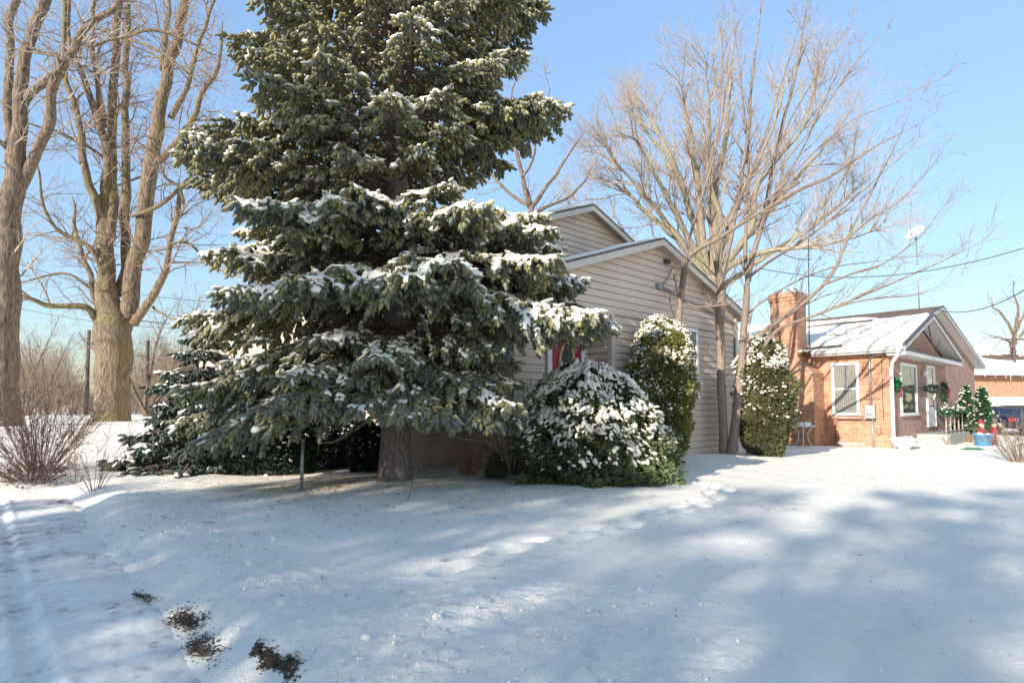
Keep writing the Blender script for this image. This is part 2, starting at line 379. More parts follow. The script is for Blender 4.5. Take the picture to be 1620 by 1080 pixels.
def make_drive():
    m, t, b = newmat("packed_snow")
    tc = nd(t, "ShaderNodeTexCoord"); mp = nd(t, "ShaderNodeMapping"); mp.inputs["Rotation"].default_value = (0, 0, -RZ); mp.inputs["Scale"].default_value = (1.6, 1.2, 1)
    t.links.new(tc.outputs["Object"], mp.inputs[0])
    n = nd(t, "ShaderNodeTexNoise"); n.inputs["Scale"].default_value = 5; n.inputs["Detail"].default_value = 9; n.inputs["Roughness"].default_value = .75
    t.links.new(mp.outputs[0], n.inputs["Vector"])
    n2 = nd(t, "ShaderNodeTexNoise"); n2.inputs["Scale"].default_value = 1.2; n2.inputs["Detail"].default_value = 2; t.links.new(tc.outputs["Object"], n2.inputs["Vector"])
    ad = nd(t, "ShaderNodeMath"); ad.operation = 'MULTIPLY_ADD'; t.links.new(n2.outputs[0], ad.inputs[0]); ad.inputs[1].default_value = .55; t.links.new(n.outputs[0], ad.inputs[2])
    col = ramp(t, ad.outputs[0], [(.62, (.96, .865, .725)), (.79, (.84, .76, .65)), (.90, (.52, .47, .42)), (.955, (.13, .125, .12))])
    t.links.new(col, b.inputs["Base Color"]); b.inputs["Roughness"].default_value = .6
    bp = nd(t, "ShaderNodeBump"); bp.inputs["Distance"].default_value = .003; bp.invert = True; t.links.new(n.outputs[0], bp.inputs["Height"]); t.links.new(bp.outputs[0], b.inputs["Normal"])
    E = np.arange(-.5, 5.0, .022); Wd = np.concatenate([np.arange(-7, 5, .03), np.arange(5, 9.5, .06)])
    e, w = np.meshgrid(E, Wd)
    x = DA[0] - e * UU[0] + w * VV[0]; y = DA[1] - e * UU[1] + w * VV[1]
    z = -.105 + .004 * fbm(e * 45, w * 38, 2, 66) + .018 * fbm(e * 3, w * 3, 4, 60) + .006 * fbm(e * 16, w * 14, 3, 61) + .02 * fbm(e * .7, w * .5, 2, 62)
    for c, s in ((.62, .02), (.80, .02), (1.45, .03), (1.62, .03), (2.5, .05), (2.68, .05), (3.25, -.03)):
        cc = c + s * w + .05 * vnoise(w * .4, w * 0 + c * 9, 70)
        d = e - cc
        w_ = w
        tread = .6 + .8 * np.abs(np.sin((w + d * 1.2) * 42))
        z = z - .020 * np.exp(-(d / .075) ** 4) * tread + .009 * np.exp(-((np.abs(d) - .115) / .03) ** 2)
    z = z - .09 * sstep(6, 9.4, w) - .05 * sstep(.15, -.45, e)
    n_, m_ = x.shape; idx = np.arange(n_ * m_).reshape(n_, m_)
    Fc = np.stack([idx[:-1, :-1], idx[1:, :-1], idx[1:, 1:], idx[:-1, 1:]], -1).reshape(-1, 4)
    o = npmesh("driveway", np.stack([x, y, z], -1).reshape(-1, 3), Fc, m, None, True); tag(o, kind="structure")
def make_ground_bits():
    soil = simple("frozen_soil", (.10, .065, .04), .95, var=.6, scale=30, bump=.01)
    pv = []
    for (px, py, l, wd, n) in ((226, 936, .16, .03, 30), (296, 972, .26, .07, 110), (322, 1012, .26, .07, 70), (416, 1036, .12, .03, 60), (440, 1064, .26, .035, 150)):
        c = P(px, py, (1.35 + .09) * F / (py - 641))
        for k in range(n * 7):
            a = random.gauss(0, l * .45); s = random.gauss(0, wd * .6)
            wv = .025 * math.sin(a * 17 + px); pv.append((c.x + VV[0] * a - UU[0] * (s + wv), c.y + VV[1] * a - UU[1] * (s + wv), 0))
    pv = np.array(pv); n = len(pv); pv[:, 2] = np.maximum(-.100, gheight(pv[:, 0], pv[:, 1])) + RNG.uniform(-.004, .018, n); sz = RNG.uniform(.002, .0085, (n, 3)); sz[:, 0] *= 1.5; sz[:, 2] *= .5
    V, Fc = blobs(pv, RNG.normal(0, 1, (n, 3)) * [1, 1, .2], sz)
    tag(npmesh("exposed_soil", V, Fc, soil), "dark frozen soil and dead grass exposed along the driveway edge", "soil", kind="stuff")
    # clods of snow thrown up along the edge and by the camera
    n = 6000; x = RNG.uniform(-4.5, 3.2, n); y = RNG.uniform(2.3, 8, n); e, w = drive_ew(x, y)
    keep = (np.exp(-((e + .6) / .45) ** 2) * (w < 4.5) * .6 + np.exp(-((x - .2) / 1.3) ** 2) * (y < 4.2) * .5 > RNG.uniform(0, 1, n)) & (e < 0)
    x = x[keep]; y = y[keep]; n = len(x); s = RNG.uniform(.004, .012, (n, 1)) * RNG.uniform(.5, 1.5, (n, 3)); s[::17] *= 2.4
    z = gheight(x, y) + s[:, 2] * .3
    V, Fc = blobs(np.stack([x, y, z], 1), RNG.normal(0, 1, (n, 3)), s, .5)
    tag(npmesh("snow_clods", V, Fc, M['snow'], None, True), "loose lumps of broken snow by the driveway", "snow clods", kind="stuff")
    # needles, twigs, leaf bits on the snow
    n = 7000; r = np.abs(RNG.normal(0, 2.6, n)); a = RNG.uniform(0, 2 * math.pi, n)
    x = -2.6 + r * np.cos(a) * 1.15; y = 8.9 + r * np.sin(a) * .75
    n2 = 900; x = np.concatenate([x, RNG.uniform(-6, 8, n2)]); y = np.concatenate([y, RNG.uniform(2.6, 13, n2)])
    cl = vnoise(x * 2.5, y * 2.5, 90); k = (cl > .02) | (RNG.uniform(0, 1, len(x)) < .25); x = x[k]; y = y[k]; n = len(x)
    z = gheight(x, y) + .004; L = RNG.exponential(.017, n) + .006; an = RNG.uniform(0, 2 * math.pi, n); dz = RNG.uniform(-.1, .5, n) * L
    p0 = np.stack([x, y, z], 1); p1 = p0 + np.stack([np.cos(an) * L, np.sin(an) * L, np.maximum(dz, 0)], 1)
    rr = RNG.uniform(.0012, .0035, n)
    V, Fc = prisms(p0, p1, rr, rr * .5, 4)
    tag(npmesh("fallen_needles", V, Fc, M['twigbark']), "dark needles and twig bits scattered on the snow", "needle litter", kind="stuff")
make_ground(); make_drive(); make_ground_bits()

# ------------------------------------------------------------------ houses
def siding(mb, f0, f1, z0, z1, mp, lap=.165, out=.016):
    z = z0
    while z < z1 - 1e-6:
        zt = min(z + lap, z1)
        a0, a1, b0, b1 = f0(z), f1(z), f0(zt), f1(zt)
        if a1 - a0 > .01:
            if b1 - b0 < .01: b0 = b1 = (b0 + b1) / 2
            g = z + .016
            mb.quad(mp(a0, g, out), mp(a1, g, out), mp(b1, zt, .003), mp(b0, zt, .003))
            mb.quad(mp(a0, g, -.035), mp(a1, g, -.035), mp(a1, g, out), mp(a0, g, out))
            mb.quad(mp(a0, z - .002, -.034), mp(a1, z - .002, -.034), mp(a1, g + .002, -.034), mp(a0, g + .002, -.034))
            mb.quad(mp(b0, zt, .003), mp(b1, zt, .003), mp(b1, zt, -.035), mp(b0, zt, -.035))
        z = zt
def snow_slab(name, parent, org, eu, ev, lu, lv, th, holes, seed, lip=.05, res=.06):
    """snow lying on a roof slope: org + eu*a + ev*b, thickness th, melted where holes(a, b) < 0"""
    na = int(lu / res) + 1; nb = int(lv / res) + 1
    a = np.linspace(-lip, lu, na); b = np.linspace(0, lv, nb); A, B = np.meshgrid(a, b, indexing='ij')
    nrm = Vector(eu).cross(Vector(ev)).normalized()
    if nrm.z < 0: nrm = -nrm
    t = th * (.8 + .7 * fbm(A * .8, B * .8, 3, seed)) * np.clip(holes(A, B) * 6, -.4, 1)
    edge = np.minimum(np.minimum(A + lip, lu - A), np.minimum(B, lv - B)); t = np.where(t > 0, t * np.clip(.35 + edge / .08, 0, 1), t)
    o = np.array(org); U_ = np.array(eu); V_ = np.array(ev); N_ = np.array(nrm)
    Pt = o + A[..., None] * U_ + B[..., None] * V_ + N_ * t[..., None]
    idx = np.arange(na * nb).reshape(na, nb)
    Fc = np.stack([idx[:-1, :-1], idx[1:, :-1], idx[1:, 1:], idx[:-1, 1:]], -1).reshape(-1, 4)
    ok = (t.ravel()[Fc] > -.02).all(1); Fc = Fc[ok]
    # skirt around the outer lip
    ob = npmesh(name, Pt.reshape(-1, 3), Fc, M['snow'], parent, True)
    sm = ob.modifiers.new("thick", 'SOLIDIFY'); sm.thickness = .03; sm.offset = -1 if nrm.dot(Vector(eu).cross(Vector(ev))) < 0 else -1
    return ob
HC = (-2.6, 12.0); RZ = math.atan2(.667, .745)
def house_main():
    r = empty("house", (HC[0], HC[1], 0), RZ)
    tag(r, "taupe vinyl sided house with two front gables and a red door behind the spruce", "house")
    PT, PZ, SL, L = 6.4, 6.99, .375, 15.3
    topm = lambda t: PZ - abs(t - PT) * SL
    w = MB()   # main front wall
    siding(w, lambda z: max(0, PT - (PZ - z) / SL), lambda z: min(12.8, PT + (PZ - z) / SL), -.15, PZ, lambda a, z, o: (a, -o, z))
    siding(w, lambda z: 0, lambda z: L, -.15, topm(0), lambda a, z, o: (-o, L - a, z))
    siding(w, lambda z: 0, lambda z: L, -.15, topm(12.8), lambda a, z, o: (12.8 + o, a, z))
    siding(w, lambda z: max(0, PT - (PZ - z) / SL), lambda z: min(12.8, PT + (PZ - z) / SL), -.15, PZ, lambda a, z, o: (12.8 - a, L + o, z))
    w.build("wall", M['siding'], r)
    # front wing
    wp, wz, ws, s0, s1 = 5.9, 5.34, .335, -2.63, -1.93
    wl, wr = 1.8, 10.0
    g = MB()
    def lo(z): return (4.14 if z < 3.4 else max(wl, wp - (wz - z) / ws))
    siding(g, lo, lambda z: min(wr, wp + (wz - z) / ws), -.10, 3.4, lambda a, z, o: (a, s0 - o, z))
    siding(g, lo, lambda z: min(wr, wp + (wz - z) / ws), 3.4, wz, lambda a, z, o: (a, s0 - o, z))
    siding(g, lambda z: wl, lambda z: 4.14, -.10, 3.4, lambda a, z, o: (a, s1 - o, z))
    siding(g, lambda z: 0, lambda z: s1 - s0, -.10, 3.4, lambda a, z, o: (4.14 - o, s1 - a, z))
    siding(g, lambda z: 0, lambda z: -s1, -.10, 3.9, lambda a, z, o: (wl - o, -a, z))
    siding(g, lambda z: 0, lambda z: -s0, -.10, wz - (wr - wp) * ws, lambda a, z, o: (wr + o, s0 + a, z))
    g.quad((wl, s0, 3.4), (4.14, s0, 3.4), (4.14, s1, 3.4), (wl, s1, 3.4))
    g.build("wing_wall", M['siding'], r)
    for bx in ((4.118, 4.24, s0 - .03, s0 + .08, -.1, 3.4), (wr - .10, wr + .03, s0 - .03, s0 + .08, -.1, 3.94), (-.03, .08, -.03, .08, -.1, 4.5), (-.03, .08, L - .08, L + .03, -.1, 4.5)):
        t = MB(); t.box(*bx); t.build("corner_board", M['siding'], r)
    t = MB(); t.box(wl - .02, 4.16, s0 - .025, s0 - .001, 3.37, 3.46); t.build("porch_beam", M['siding'], r)
    # roofs: slabs
    def slope(name, x0, z0, x1, z1, y0, y1, th=.10, mat='shingle'):
        m = MB(); m.prism([(x0, z0), (x1, z1), (x1, z1 - th), (x0, z0 - th)], 'y', y0, y1); return m.build(name, M[mat], r)
    def prism_xz(poly, y0, y1, mb=None):
        mb = mb or MB(); n = len(mb.v); k = len(poly)
        mb.v += [(p[0], y0, p[1]) for p in poly] + [(p[0], y1, p[1]) for p in poly]
        mb.f.append(tuple(n + i for i in range(k))); mb.f.append(tuple(n + k + i for i in range(k))[::-1])
        for i in range(k):
            j = (i + 1) % k; mb.f.append((n + i, n + k + i, n + k + j, n + j))
        return mb
    ov = .42
    def roof(pt, pz, sl, xl, xr, y0, y1, nm):
        m = MB()
        for x in (xl, xr):
            ze = pz - abs(x - pt) * sl
            prism_xz([(x, ze + .03), (pt, pz + .03), (pt, pz + .11), (x, ze + .11)], y0 + .03, y1 - .03, m)
        m.build(nm, M['shingle'], r)
        f = MB(); d = MB(); s = MB()
        for x in (xl, xr):
            ze = pz - abs(x - pt) * sl
            prism_xz([(x, ze - .085), (pt, pz - .085), (pt, pz + .07), (x, ze + .07)], y0, y0 + .026, f)
            prism_xz([(x, ze + .07), (pt, pz + .07), (pt, pz + .115), (x, ze + .115)], y0 - .012, y0 + .04, d)
            prism_xz([(x, ze - .005), (pt, pz - .005), (pt, pz + .025), (x, ze + .025)], y0 + .03, y1 - .03, s)
        f.build("rake_board", M['fascia'], r); d.build("drip_edge", M['darkedge'], r); s.build("soffit", M['soffit'], r)
    roof(PT, PZ, SL, -ov, 12.8 + ov, -.28, L + .3, "roof")
    roof(wp, wz, ws, wl - .35, wr + .36, s0 - .26, 0, "wing_roof")
    # eave fascia, gutter and soffit box on the long left side
    e = MB(); ze = topm(-ov)
    e.box(-ov - .03, -ov, -.28, L + .3, ze - .16, ze + .10); e.build("eave_board", M['trim'], r)
    gt = MB(); gt.prism([(-ov - .15, ze + .02), (-ov - .13, ze - .09), (-ov - .03, ze - .11), (-ov - .03, ze + .03)], 'y', -.3, L + .32); gt.build("gutter", M['trim'], r)
    s = MB(); s.box(-ov + .002, -.018, -.02, L + .02, ze - .15, ze - .12); s.build("soffit", M['fascia'], r)
    fb = MB(); fb.box(-.045, -.018, .0, L, ze - .40, ze - .155); fb.build("frieze_board", M['trim'], r)
    dn = MB(); dn.tube([(-ov - .09, L + .2, ze - .1), (-ov - .09, L + .22, ze - .3), (-.12, L + .15, ze - .62), (-.1, L + .1, ze - .9), (-.1, L + .1, .7)], .04); dn.build("downspout", M['trim'], r, True)
    # snow on roofs
    un = Vector((-1, 0, -SL)).normalized()
    q = math.sqrt(1 + SL * SL)
    snow_slab("roof_snow", r, (-ov, -.24, ze + .11), (1 / q, 0, SL / q), (0, 1, 0), (PT + ov) * q, L + .5, .09, lambda a, b: a * 0 + 1, 3, res=.15)
    q2 = math.sqrt(1 + ws * ws); zl = wz - (wp - wl + .35) * ws
    snow_slab("wing_roof_snow", r, (wl - .35, s0 - .2, zl + .11), (1 / q2, 0, ws / q2), (0, 1, 0), (wp - wl + .33) * q2, -s0 + .1, .11, lambda a, b: .5 + fbm(a, b, 3, 5), 4)
    # front door in the recess
    d = MB(); y = s1 - .03
    x0, x1, zb, zt = 2.88, 3.84, 1.10, 3.14
    d.box(x0, x1, y - .02, y + .02, zb, zt)
    do = d.build("door", M['reddoor'], r, bevel=.004)
    pm = MB()
    for (a, b, c, e_) in ((x0 + .12, x0 + .44, zb + .15, zb + .6), (x1 - .44, x1 - .12, zb + .15, zb + .6)): pm.box(a, b, y - .032, y - .018, c, e_)
    pm.build("door_panel", M['reddoor'], do, bevel=.006)
    ring = MB(); xc, zc = (x0 + x1) / 2, 2.22
    pts = [(xc + .25 * math.cos(k * math.pi / 16), y - .035, zc + .52 * math.sin(k * math.pi / 16)) for k in range(33)]
    ring.tube(pts, .035, 6, False).build("oval_frame", M['brass'], do, True)
    gl = MB(); gl.quad(*[(xc + .24 * math.cos(-k * math.pi / 12), y - .026, zc + .5 * math.sin(-k * math.pi / 12)) for k in range(24)]); gl.build("oval_pane", M['glass'], do)
    MB().lathe((x0 + .09, y - .03, 2.1), [(.0, -.03), (.03, -.02), (.03, .02), (.0, .03)], 10).build("handle", M['brass'], do, True)
    fr = MB(); fr.box(x0 - .14, x0 - .004, y - .045, y + .02, zb - .05, zt + .14); fr.box(x1 + .004, x1 + .14, y - .045, y + .02, zb - .05, zt + .14); fr.box(x0 - .004, x1 + .004, y - .045, y + .02, zt + .004, zt + .14)
    fr.build("door_frame", M['trim'], r, bevel=.006)
    st = MB()
    for k in range(5): st.box(2.3, 3.95, s1 - .55 - .26 * k, s1 - .3 - .26 * k, -.1, 1.02 - .2 * k)
    st.box(2.3, 3.95, s1 - .30, s1 - .035, -.1, 1.05); st.build("front_steps", M['conc'], r)
    # window on the wing
    def win(x0, x1, z0, z1, y, nm="window"):
        f = MB(); w = .09
        f.box(x0, x1, y - .05, y, z1 - w, z1); f.box(x0, x1, y - .05, y, z0, z0 + w)
        f.box(x0, x0 + w, y - .05, y, z0 + w, z1 - w); f.box(x1 - w, x1, y - .05, y, z0 + w, z1 - w)
        f.box(x0 + w, x1 - w, y - .04, y - .005, (z0 + z1) / 2 - .03, (z0 + z1) / 2 + .03)
        fo = f.build(nm, M['trim'], r, bevel=.005)
        p = MB(); p.quad((x0 + w, y - .022, z0 + w), (x1 - w, y - .022, z0 + w), (x1 - w, y - .022, z1 - w), (x0 + w, y - .022, z1 - w)); p.build("pane", M['glass'], fo)
    win(6.55, 7.75, 1.9, 3.38, s0 - .018)
    # conduit, vent, cable
    H = lambda px, py, off=.06: wall_pt(px, py, off)
    cd = MB(); a = H(1041, 452); b = H(1163, 511); cd.tube([a, b], .035, 8); cd.tube([b, b + Vector((.02, .03, -1.2))], .03, 8)
    cd.tube([a + Vector((-.03, 0, .02)), a + Vector((.10, 0, -.05))], .055, 8); cd.build("service_conduit", M['metal'], r, True)
    v = MB(); c = H(1056, 414, .07); v.box(c.x - .10, c.x + .10, c.y - .03, c.y + .05, c.z - .05, c.z + .05); v.build("wall_vent", M['darkmetal'], r, bevel=.01)
    cb = MB(); cb.tube([H(1066, 423, .03), H(1061, 430, .05), H(1058, 440, .05), H(1048, 450, .06), H(1055, 460, .1), H(1066, 461, .12), H(1075, 458, .1)], .010, 6); cb.build("loose_cable", M['darkmetal'], r, True)
    fv = MB(); fv.box(-.04, -.005, 1.2, 2.3, -.1, .20); fv.build("foundation_vent", M['darkmetal'], r)
    return r
def wall_pt(px, py, off):
    """point on the wing's front wall, in the house's own frame"""
    a = (px - 810) / F; b = (CYP - py) / F
    d = Vector((a, math.cos(PITCH) - b * math.sin(PITCH), math.sin(PITCH) + b * math.cos(PITCH))); o = Vector((0, 0, CAMZ))
    c, s = math.cos(RZ), math.sin(RZ)
    def loc(p): x, y = p.x - HC[0], p.y - HC[1]; return Vector((c * x + s * y, -s * x + c * y, p.z))
    o2 = loc(o); d2 = loc(o + d) - o2
    k = (-2.63 - off - o2.y) / d2.y
    return o2 + d2 * k
house_main()

BC = (12.05, 18.2)
def house_brick():
    r = empty("brick_house", (BC[0], BC[1], 0), RZ)
    tag(r, "orange brick bungalow with chimney, snowy roof and front gable", "house")
    PT, PZ, SL = 9.6, 5.62, .25; L = 9.0; W_ = 18.3
    w = MB()
    w.box(0, .25, .8, L, -.2, 3.2); w.build("side_wall", M['brick'], r)
    w = MB(); n = 0
    ez = PZ - PT * SL - .0
    w.prism([(.25, -.2), (W_, -.2), (W_, PZ - (W_ - PT) * SL), (PT, PZ - .02), (.25, ez + .06)], 'y', .8, 1.05)
    w.box(W_ - .2, W_, 1.05, L, -.2, 3.2); w.build("front_wall", M['brick_shade'], r)
    w = MB(); w.box(0, .25, 0, .8, -.2, 3.2); w.build("side_wall", M['brick'], r)
    w = MB(); w.prism([(.25, -.2), (7.5, -.2), (7.5, 3.1), (3.3, 4.36), (.25, 3.2)], 'y', .0, .25); w.box(7.25, 7.5, .25, .8, -.2, 3.1)
    w.build("porch_wall", M['brick_shade'], r)
    # main roof
    def pr(mb, poly, y0, y1):
        n = len(mb.v); k = len(poly)
        mb.v += [(p[0], y0, p[1]) for p in poly] + [(p[0], y1, p[1]) for p in poly]
        mb.f.append(tuple(n + i for i in range(k))); mb.f.append(tuple(n + k + i for i in range(k))[::-1])
        for i in range(k):
            j = (i + 1) % k; mb.f.append((n + i, n + k + i, n + k + j, n + j))
    m = MB(); f = MB(); dk = MB(); so_ = MB()
    y0 = .8 - .42
    for x in (-.42, W_ + .42):
        ze = PZ - abs(x - PT) * SL
        pr(m, [(x, ze + .02), (PT, PZ + .02), (PT, PZ + .10), (x, ze + .10)], y0 + .03, L + .3)
        pr(f, [(x, ze - .07), (PT, PZ - .07), (PT, PZ + .05), (x, ze + .05)], y0, y0 + .03)
        pr(dk, [(x, ze + .05), (PT, PZ + .05), (PT, PZ + .115), (x, ze + .115)], y0 - .015, y0 + .04)
        pr(so_, [(x, ze - .02), (PT, PZ - .02), (PT, PZ + .015), (x, ze + .015)], y0 + .03, .8)
    m.build("roof", M['shingle'], r); f.build("rake_board", M['rake'], r); dk.build("drip_edge", M['darkedge'], r); so_.build("soffit", M['trim'], r)
    # roof of the bump-out, its pediment
    m = MB(); f = MB(); dk = MB(); sf = MB()
    pp, pz = 3.3, 4.46
    for x, ze in ((-.42, 3.12), (7.9, 3.12)):
        pr(m, [(x, ze + .03), (pp, pz + .03), (pp, pz + .11), (x, ze + .11)], -.5, 1.0 if x < 0 else .8)
        pr(f, [(x, ze - .06), (pp, pz - .06), (pp, pz + .05), (x, ze + .05)], -.55, -.52)
        pr(dk, [(x, ze + .05), (pp, pz + .05), (pp, pz + .125), (x, ze + .125)], -.565, -.50)
        pr(sf, [(x, ze - .01), (pp, pz - .01), (pp, pz + .02), (x, ze + .02)], -.52, -.0)
    m.build("porch_roof", M['shingle'], r); f.build("pediment_rake", M['rake'], r); dk.build("pediment_drip_edge", M['darkedge'], r); sf.build("pediment_soffit", M['trim'], r)
    b = MB(); b.box(-.3, 7.8, -.53, -.02, 2.92, 3.06); b.build("beam", M['rake'], r, bevel=.01)
    b = MB(); b.box(-.3, 7.8, -.535, -.03, 3.063, 3.10); b.build("beam_flashing", M['darkedge'], r)
    wire = MB(); wire.tube([(pp - .1, -.4, pz - .3), (pp + .1, -.45, pz - .9), (pp + .9, -.4, pz - 1.15), (pp + 1.5, -.4, pz - .7)], .02, 6); wire.build("loose_cable", M['darkmetal'], r)
    # gutter along the left eave
    g = MB(); g.prism([(-.56, 3.20), (-.54, 3.08), (-.43, 3.06), (-.43, 3.21)], 'y', -.5, 2.15); g.prism([(-.56, 3.20), (-.54, 3.08), (-.43, 3.06), (-.43, 3.21)], 'y', 3.95, L + .3); g.build("gutter", M['trim'], r)
    g = MB(); g.box(-.43, -.01, -.45, 2.18, 3.02, 3.055); g.build("soffit", M['trim'], r)
    g = MB(); g.tube([(-.5, -.38, 3.08), (-.48, -.36, 2.92), (-.12, -.12, 2.72), (-.09, -.08, 2.5), (-.09, -.08, .12), (-.16, -.16, .04)], .055, 8); g.build("downspout", M['trim'], r, True)
    # snow, melted in places
    q = math.sqrt(1 + SL * SL); ze = PZ - (PT + .42) * SL
    def holes(a, b):
        h = .30 + .15 * fbm(a * 1.2, b * .9, 4, 3)
        for ca, cb, ra, rb in ((.55, 1.35, .5, .95), (9.6, .9, 1.6, 1.7), (7.2, 3.3, .55, 1.8), (3.4, 2.0, .35, .6), (.4, -.1, .3, .35), (9.9, 4.2, .8, 1.5)):
            h = h - .8 * np.exp(-((a - ca) / ra) ** 2 - ((b - cb) / rb) ** 2)
        return h
    snow_slab("roof_snow", r, (-.42, .42, ze + .10), (1 / q, 0, SL / q), (0, 1, 0), (PT + .42) * q - .1, L - .2, .09, holes, 9)
    ps = (pz - 3.12) / (pp + .42); q3 = math.sqrt(1 + ps * ps)
    snow_slab("porch_roof_snow", r, (-.42, -.48, 3.23), (1 / q3, 0, ps / q3), (0, 1, 0), 3.6 * q3, 1.75, .08, lambda a, b: .5 + .2 * fbm(a, b, 3, 5), 14)
    # chimney
    c = MB(); c.prism([(1.95, -.2), (4.3, -.2), (4.3, 2.45), (1.95, 2.45)], 'x', -.95, -.003)
    n = len(c.v); c.v += [(-.95, 1.95, 2.45), (-.003, 1.95, 2.45), (-.003, 4.3, 2.45), (-.95, 4.3, 2.45), (-.5, 2.6, 3.02), (-.003, 2.6, 3.02), (-.003, 3.52, 3.02), (-.5, 3.52, 3.02)]
    c.f += [(n, n + 1, n + 5, n + 4), (n + 3, n, n + 4, n + 7), (n + 2, n + 3, n + 7, n + 6)]
    c.box(-.5, .32, 2.6, 3.52, 3.02, 5.05)
    c.box(-.54, .36, 2.56, 3.56, 5.05, 5.16); c.box(-.58, .40, 2.52, 3.60, 5.16, 5.25); c.box(-.55, .37, 2.55, 3.57, 5.25, 5.33)
    ch = c.build("chimney", M['brick'], r)
    k = MB(); k.box(-.48, .30, 2.62, 3.50, 5.33, 5.39); k.build("chimney_cap", M['conc'], ch, bevel=.02)
    k = MB(); k.box(-.40, -.05, 2.72, 2.98, 5.39, 5.50); k.build("flue", M['conc'], ch); k = MB(); k.box(-.4, -.1, 3.2, 3.42, 5.39, 5.46); k.build("flue", M['brick_shade'], ch)
    # left side window
    curtain = simple("lace_curtain", (.30, .29, .26), .9, var=.35, scale=9)
    def window(nm, ax, a0, a1, z0, z1, at, mats='trim', mid=True, w=.08, pane='glass'):
        f = MB()
        def bx(p0, p1, q0, q1, d0, d1):
            if ax == 'x': f.box(d0, d1, p0, p1, q0, q1)
            else: f.box(p0, p1, d0, d1, q0, q1)
        d0, d1 = at - .05, at + .0
        bx(a0, a1, z1 - w, z1, d0, d1); bx(a0 - .03, a1 + .03, z0, z0 + w, d0 - .02, d1)
        bx(a0, a0 + w, z0 + w, z1 - w, d0, d1); bx(a1 - w, a1, z0 + w, z1 - w, d0, d1)
        if mid: bx(a0 + w, a1 - w, (z0 + z1) / 2 - .025, (z0 + z1) / 2 + .025, d0 + .01, d1)
        fo = f.build(nm, M[mats], r, bevel=.004)
        p = MB(); e = at - .012
        if ax == 'x': p.quad((e, a1 - w, z0 + w), (e, a0 + w, z0 + w), (e, a0 + w, z1 - w), (e, a1 - w, z1 - w))
        else: p.quad((a0 + w, e, z0 + w), (a1 - w, e, z0 + w), (a1 - w, e, z1 - w), (a0 + w, e, z1 - w))
        p.build("pane", pane if not isinstance(pane, str) else M[pane], fo)
        return fo
    pane2 = glassmat("curtained_glass", (.26, .25, .22), .12, True)
    window("window", 'x', .86, 1.70, 1.02, 2.78, -.003, pane=pane2)
    s = MB(); s.box(-.09, -.003, .80, 1.76, .90, .99); s.build("brick_sill", M['brick_shade'], r)
    window("picture_window", 'y', 1.10, 3.05, 1.0, 2.78, -.003, mid=False, w=.10)
    # front doors
    def door(x0, x1, z0, z1, y, nm):
        f = MB(); f.box(x0, x0 + .1, y - .06, y, z0, z1); f.box(x1 - .1, x1, y - .06, y, z0, z1); f.box(x0 + .1, x1 - .1, y - .06, y, z1 - .1, z1)
        f.box(x0 + .1, x1 - .1, y - .045, y, z0, z0 + .75); f.box(x0 + .1, x1 - .1, y - .045, y, z0 + 1.35, z0 + 1.43); f.box(x0 + .1, x0 + .2, y - .045, y, z0 + .75, z1 - .1); f.box(x1 - .2, x1 - .1, y - .045, y, z0 + .75, z1 - .1)
        d = f.build(nm, M['trim'], r, bevel=.005)
        p = MB(); p.quad((x0 + .2, y - .02, z0 + .75), (x1 - .2, y - .02, z0 + .75), (x1 - .2, y - .02, z1 - .1), (x0 + .2, y - .02, z1 - .1)); p.build("pane", M['glass'], d)
        h = MB(); h.box(x1 - .18, x1 - .13, y - .09, y - .046, z0 + 1.0, z0 + 1.12); h.build("handle", M['darkmetal'], d)
    door(4.35, 5.55, .55, 2.85, -.003, "door")
    door(8.6, 9.9, .50, 2.95, .797, "door")
    # porch slab and rail, garland
    st = MB(); st.box(2.9, 8.0, -.95, -.003, -.2, .36); st.box(8.0, 10.4, -.15, .79, -.2, .36); st.build("porch_slab", M['conc'], r, bevel=.02)
    rl = MB()
    for k in range(8):
        x = 3.2 + k * .64; rl.box(x - .018, x + .018, -.82, -.78, .36, 1.12)
    rl.box(3.15, 7.75, -.84, -.76, 1.12, 1.18); rl.box(3.15, 7.75, -.82, -.78, .44, .48); rl.build("porch_railing", M['railing'], r)
    # meter, conduit, wires
    c = MB(); c.tube([(-.05, .1, 2.98), (-.05, .42, 2.98), (-.05, .52, 2.9), (-.05, .54, 2.7), (-.05, .54, 1.3)], .035, 8); c.tube([(-.05, .50, 1.0), (-.05, .50, -.05)], .03, 8)
    c.build("service_conduit", M['metal'], r, True)
    mt = MB(); mt.box(-.16, -.003, .40, .70, .92, 1.36); mo = mt.build("electric_meter", M['metal'], r, bevel=.015)
    m2 = MB(); m2.tube([(-.24, .55, 1.17), (-.16, .55, 1.17)], .10, 16); m2.build("meter_dial", M['trim'], mo, True)
    wr = MB(); wr.tube([(-.03, .40, .86), (-.03, 1.5, .86), (-.03, 1.6, .80), (-.03, 1.62, .1)], .012, 6); wr.tube([(-.03, .20, 2.95), (-.03, .2, .85)], .010, 6)
    wr.tube([(-.04, .45, .55), (-.05, .35, .40), (-.04, .25, .45), (-.04, .3, .6)], .012, 6); wr.build("wall_cable", M['darkmetal'], r)
    v = MB(); v.box(-.03, -.003, .75, 1.6, .02, .12); v.build("basement_vent", M['conc'], r)
    return r
house_brick()
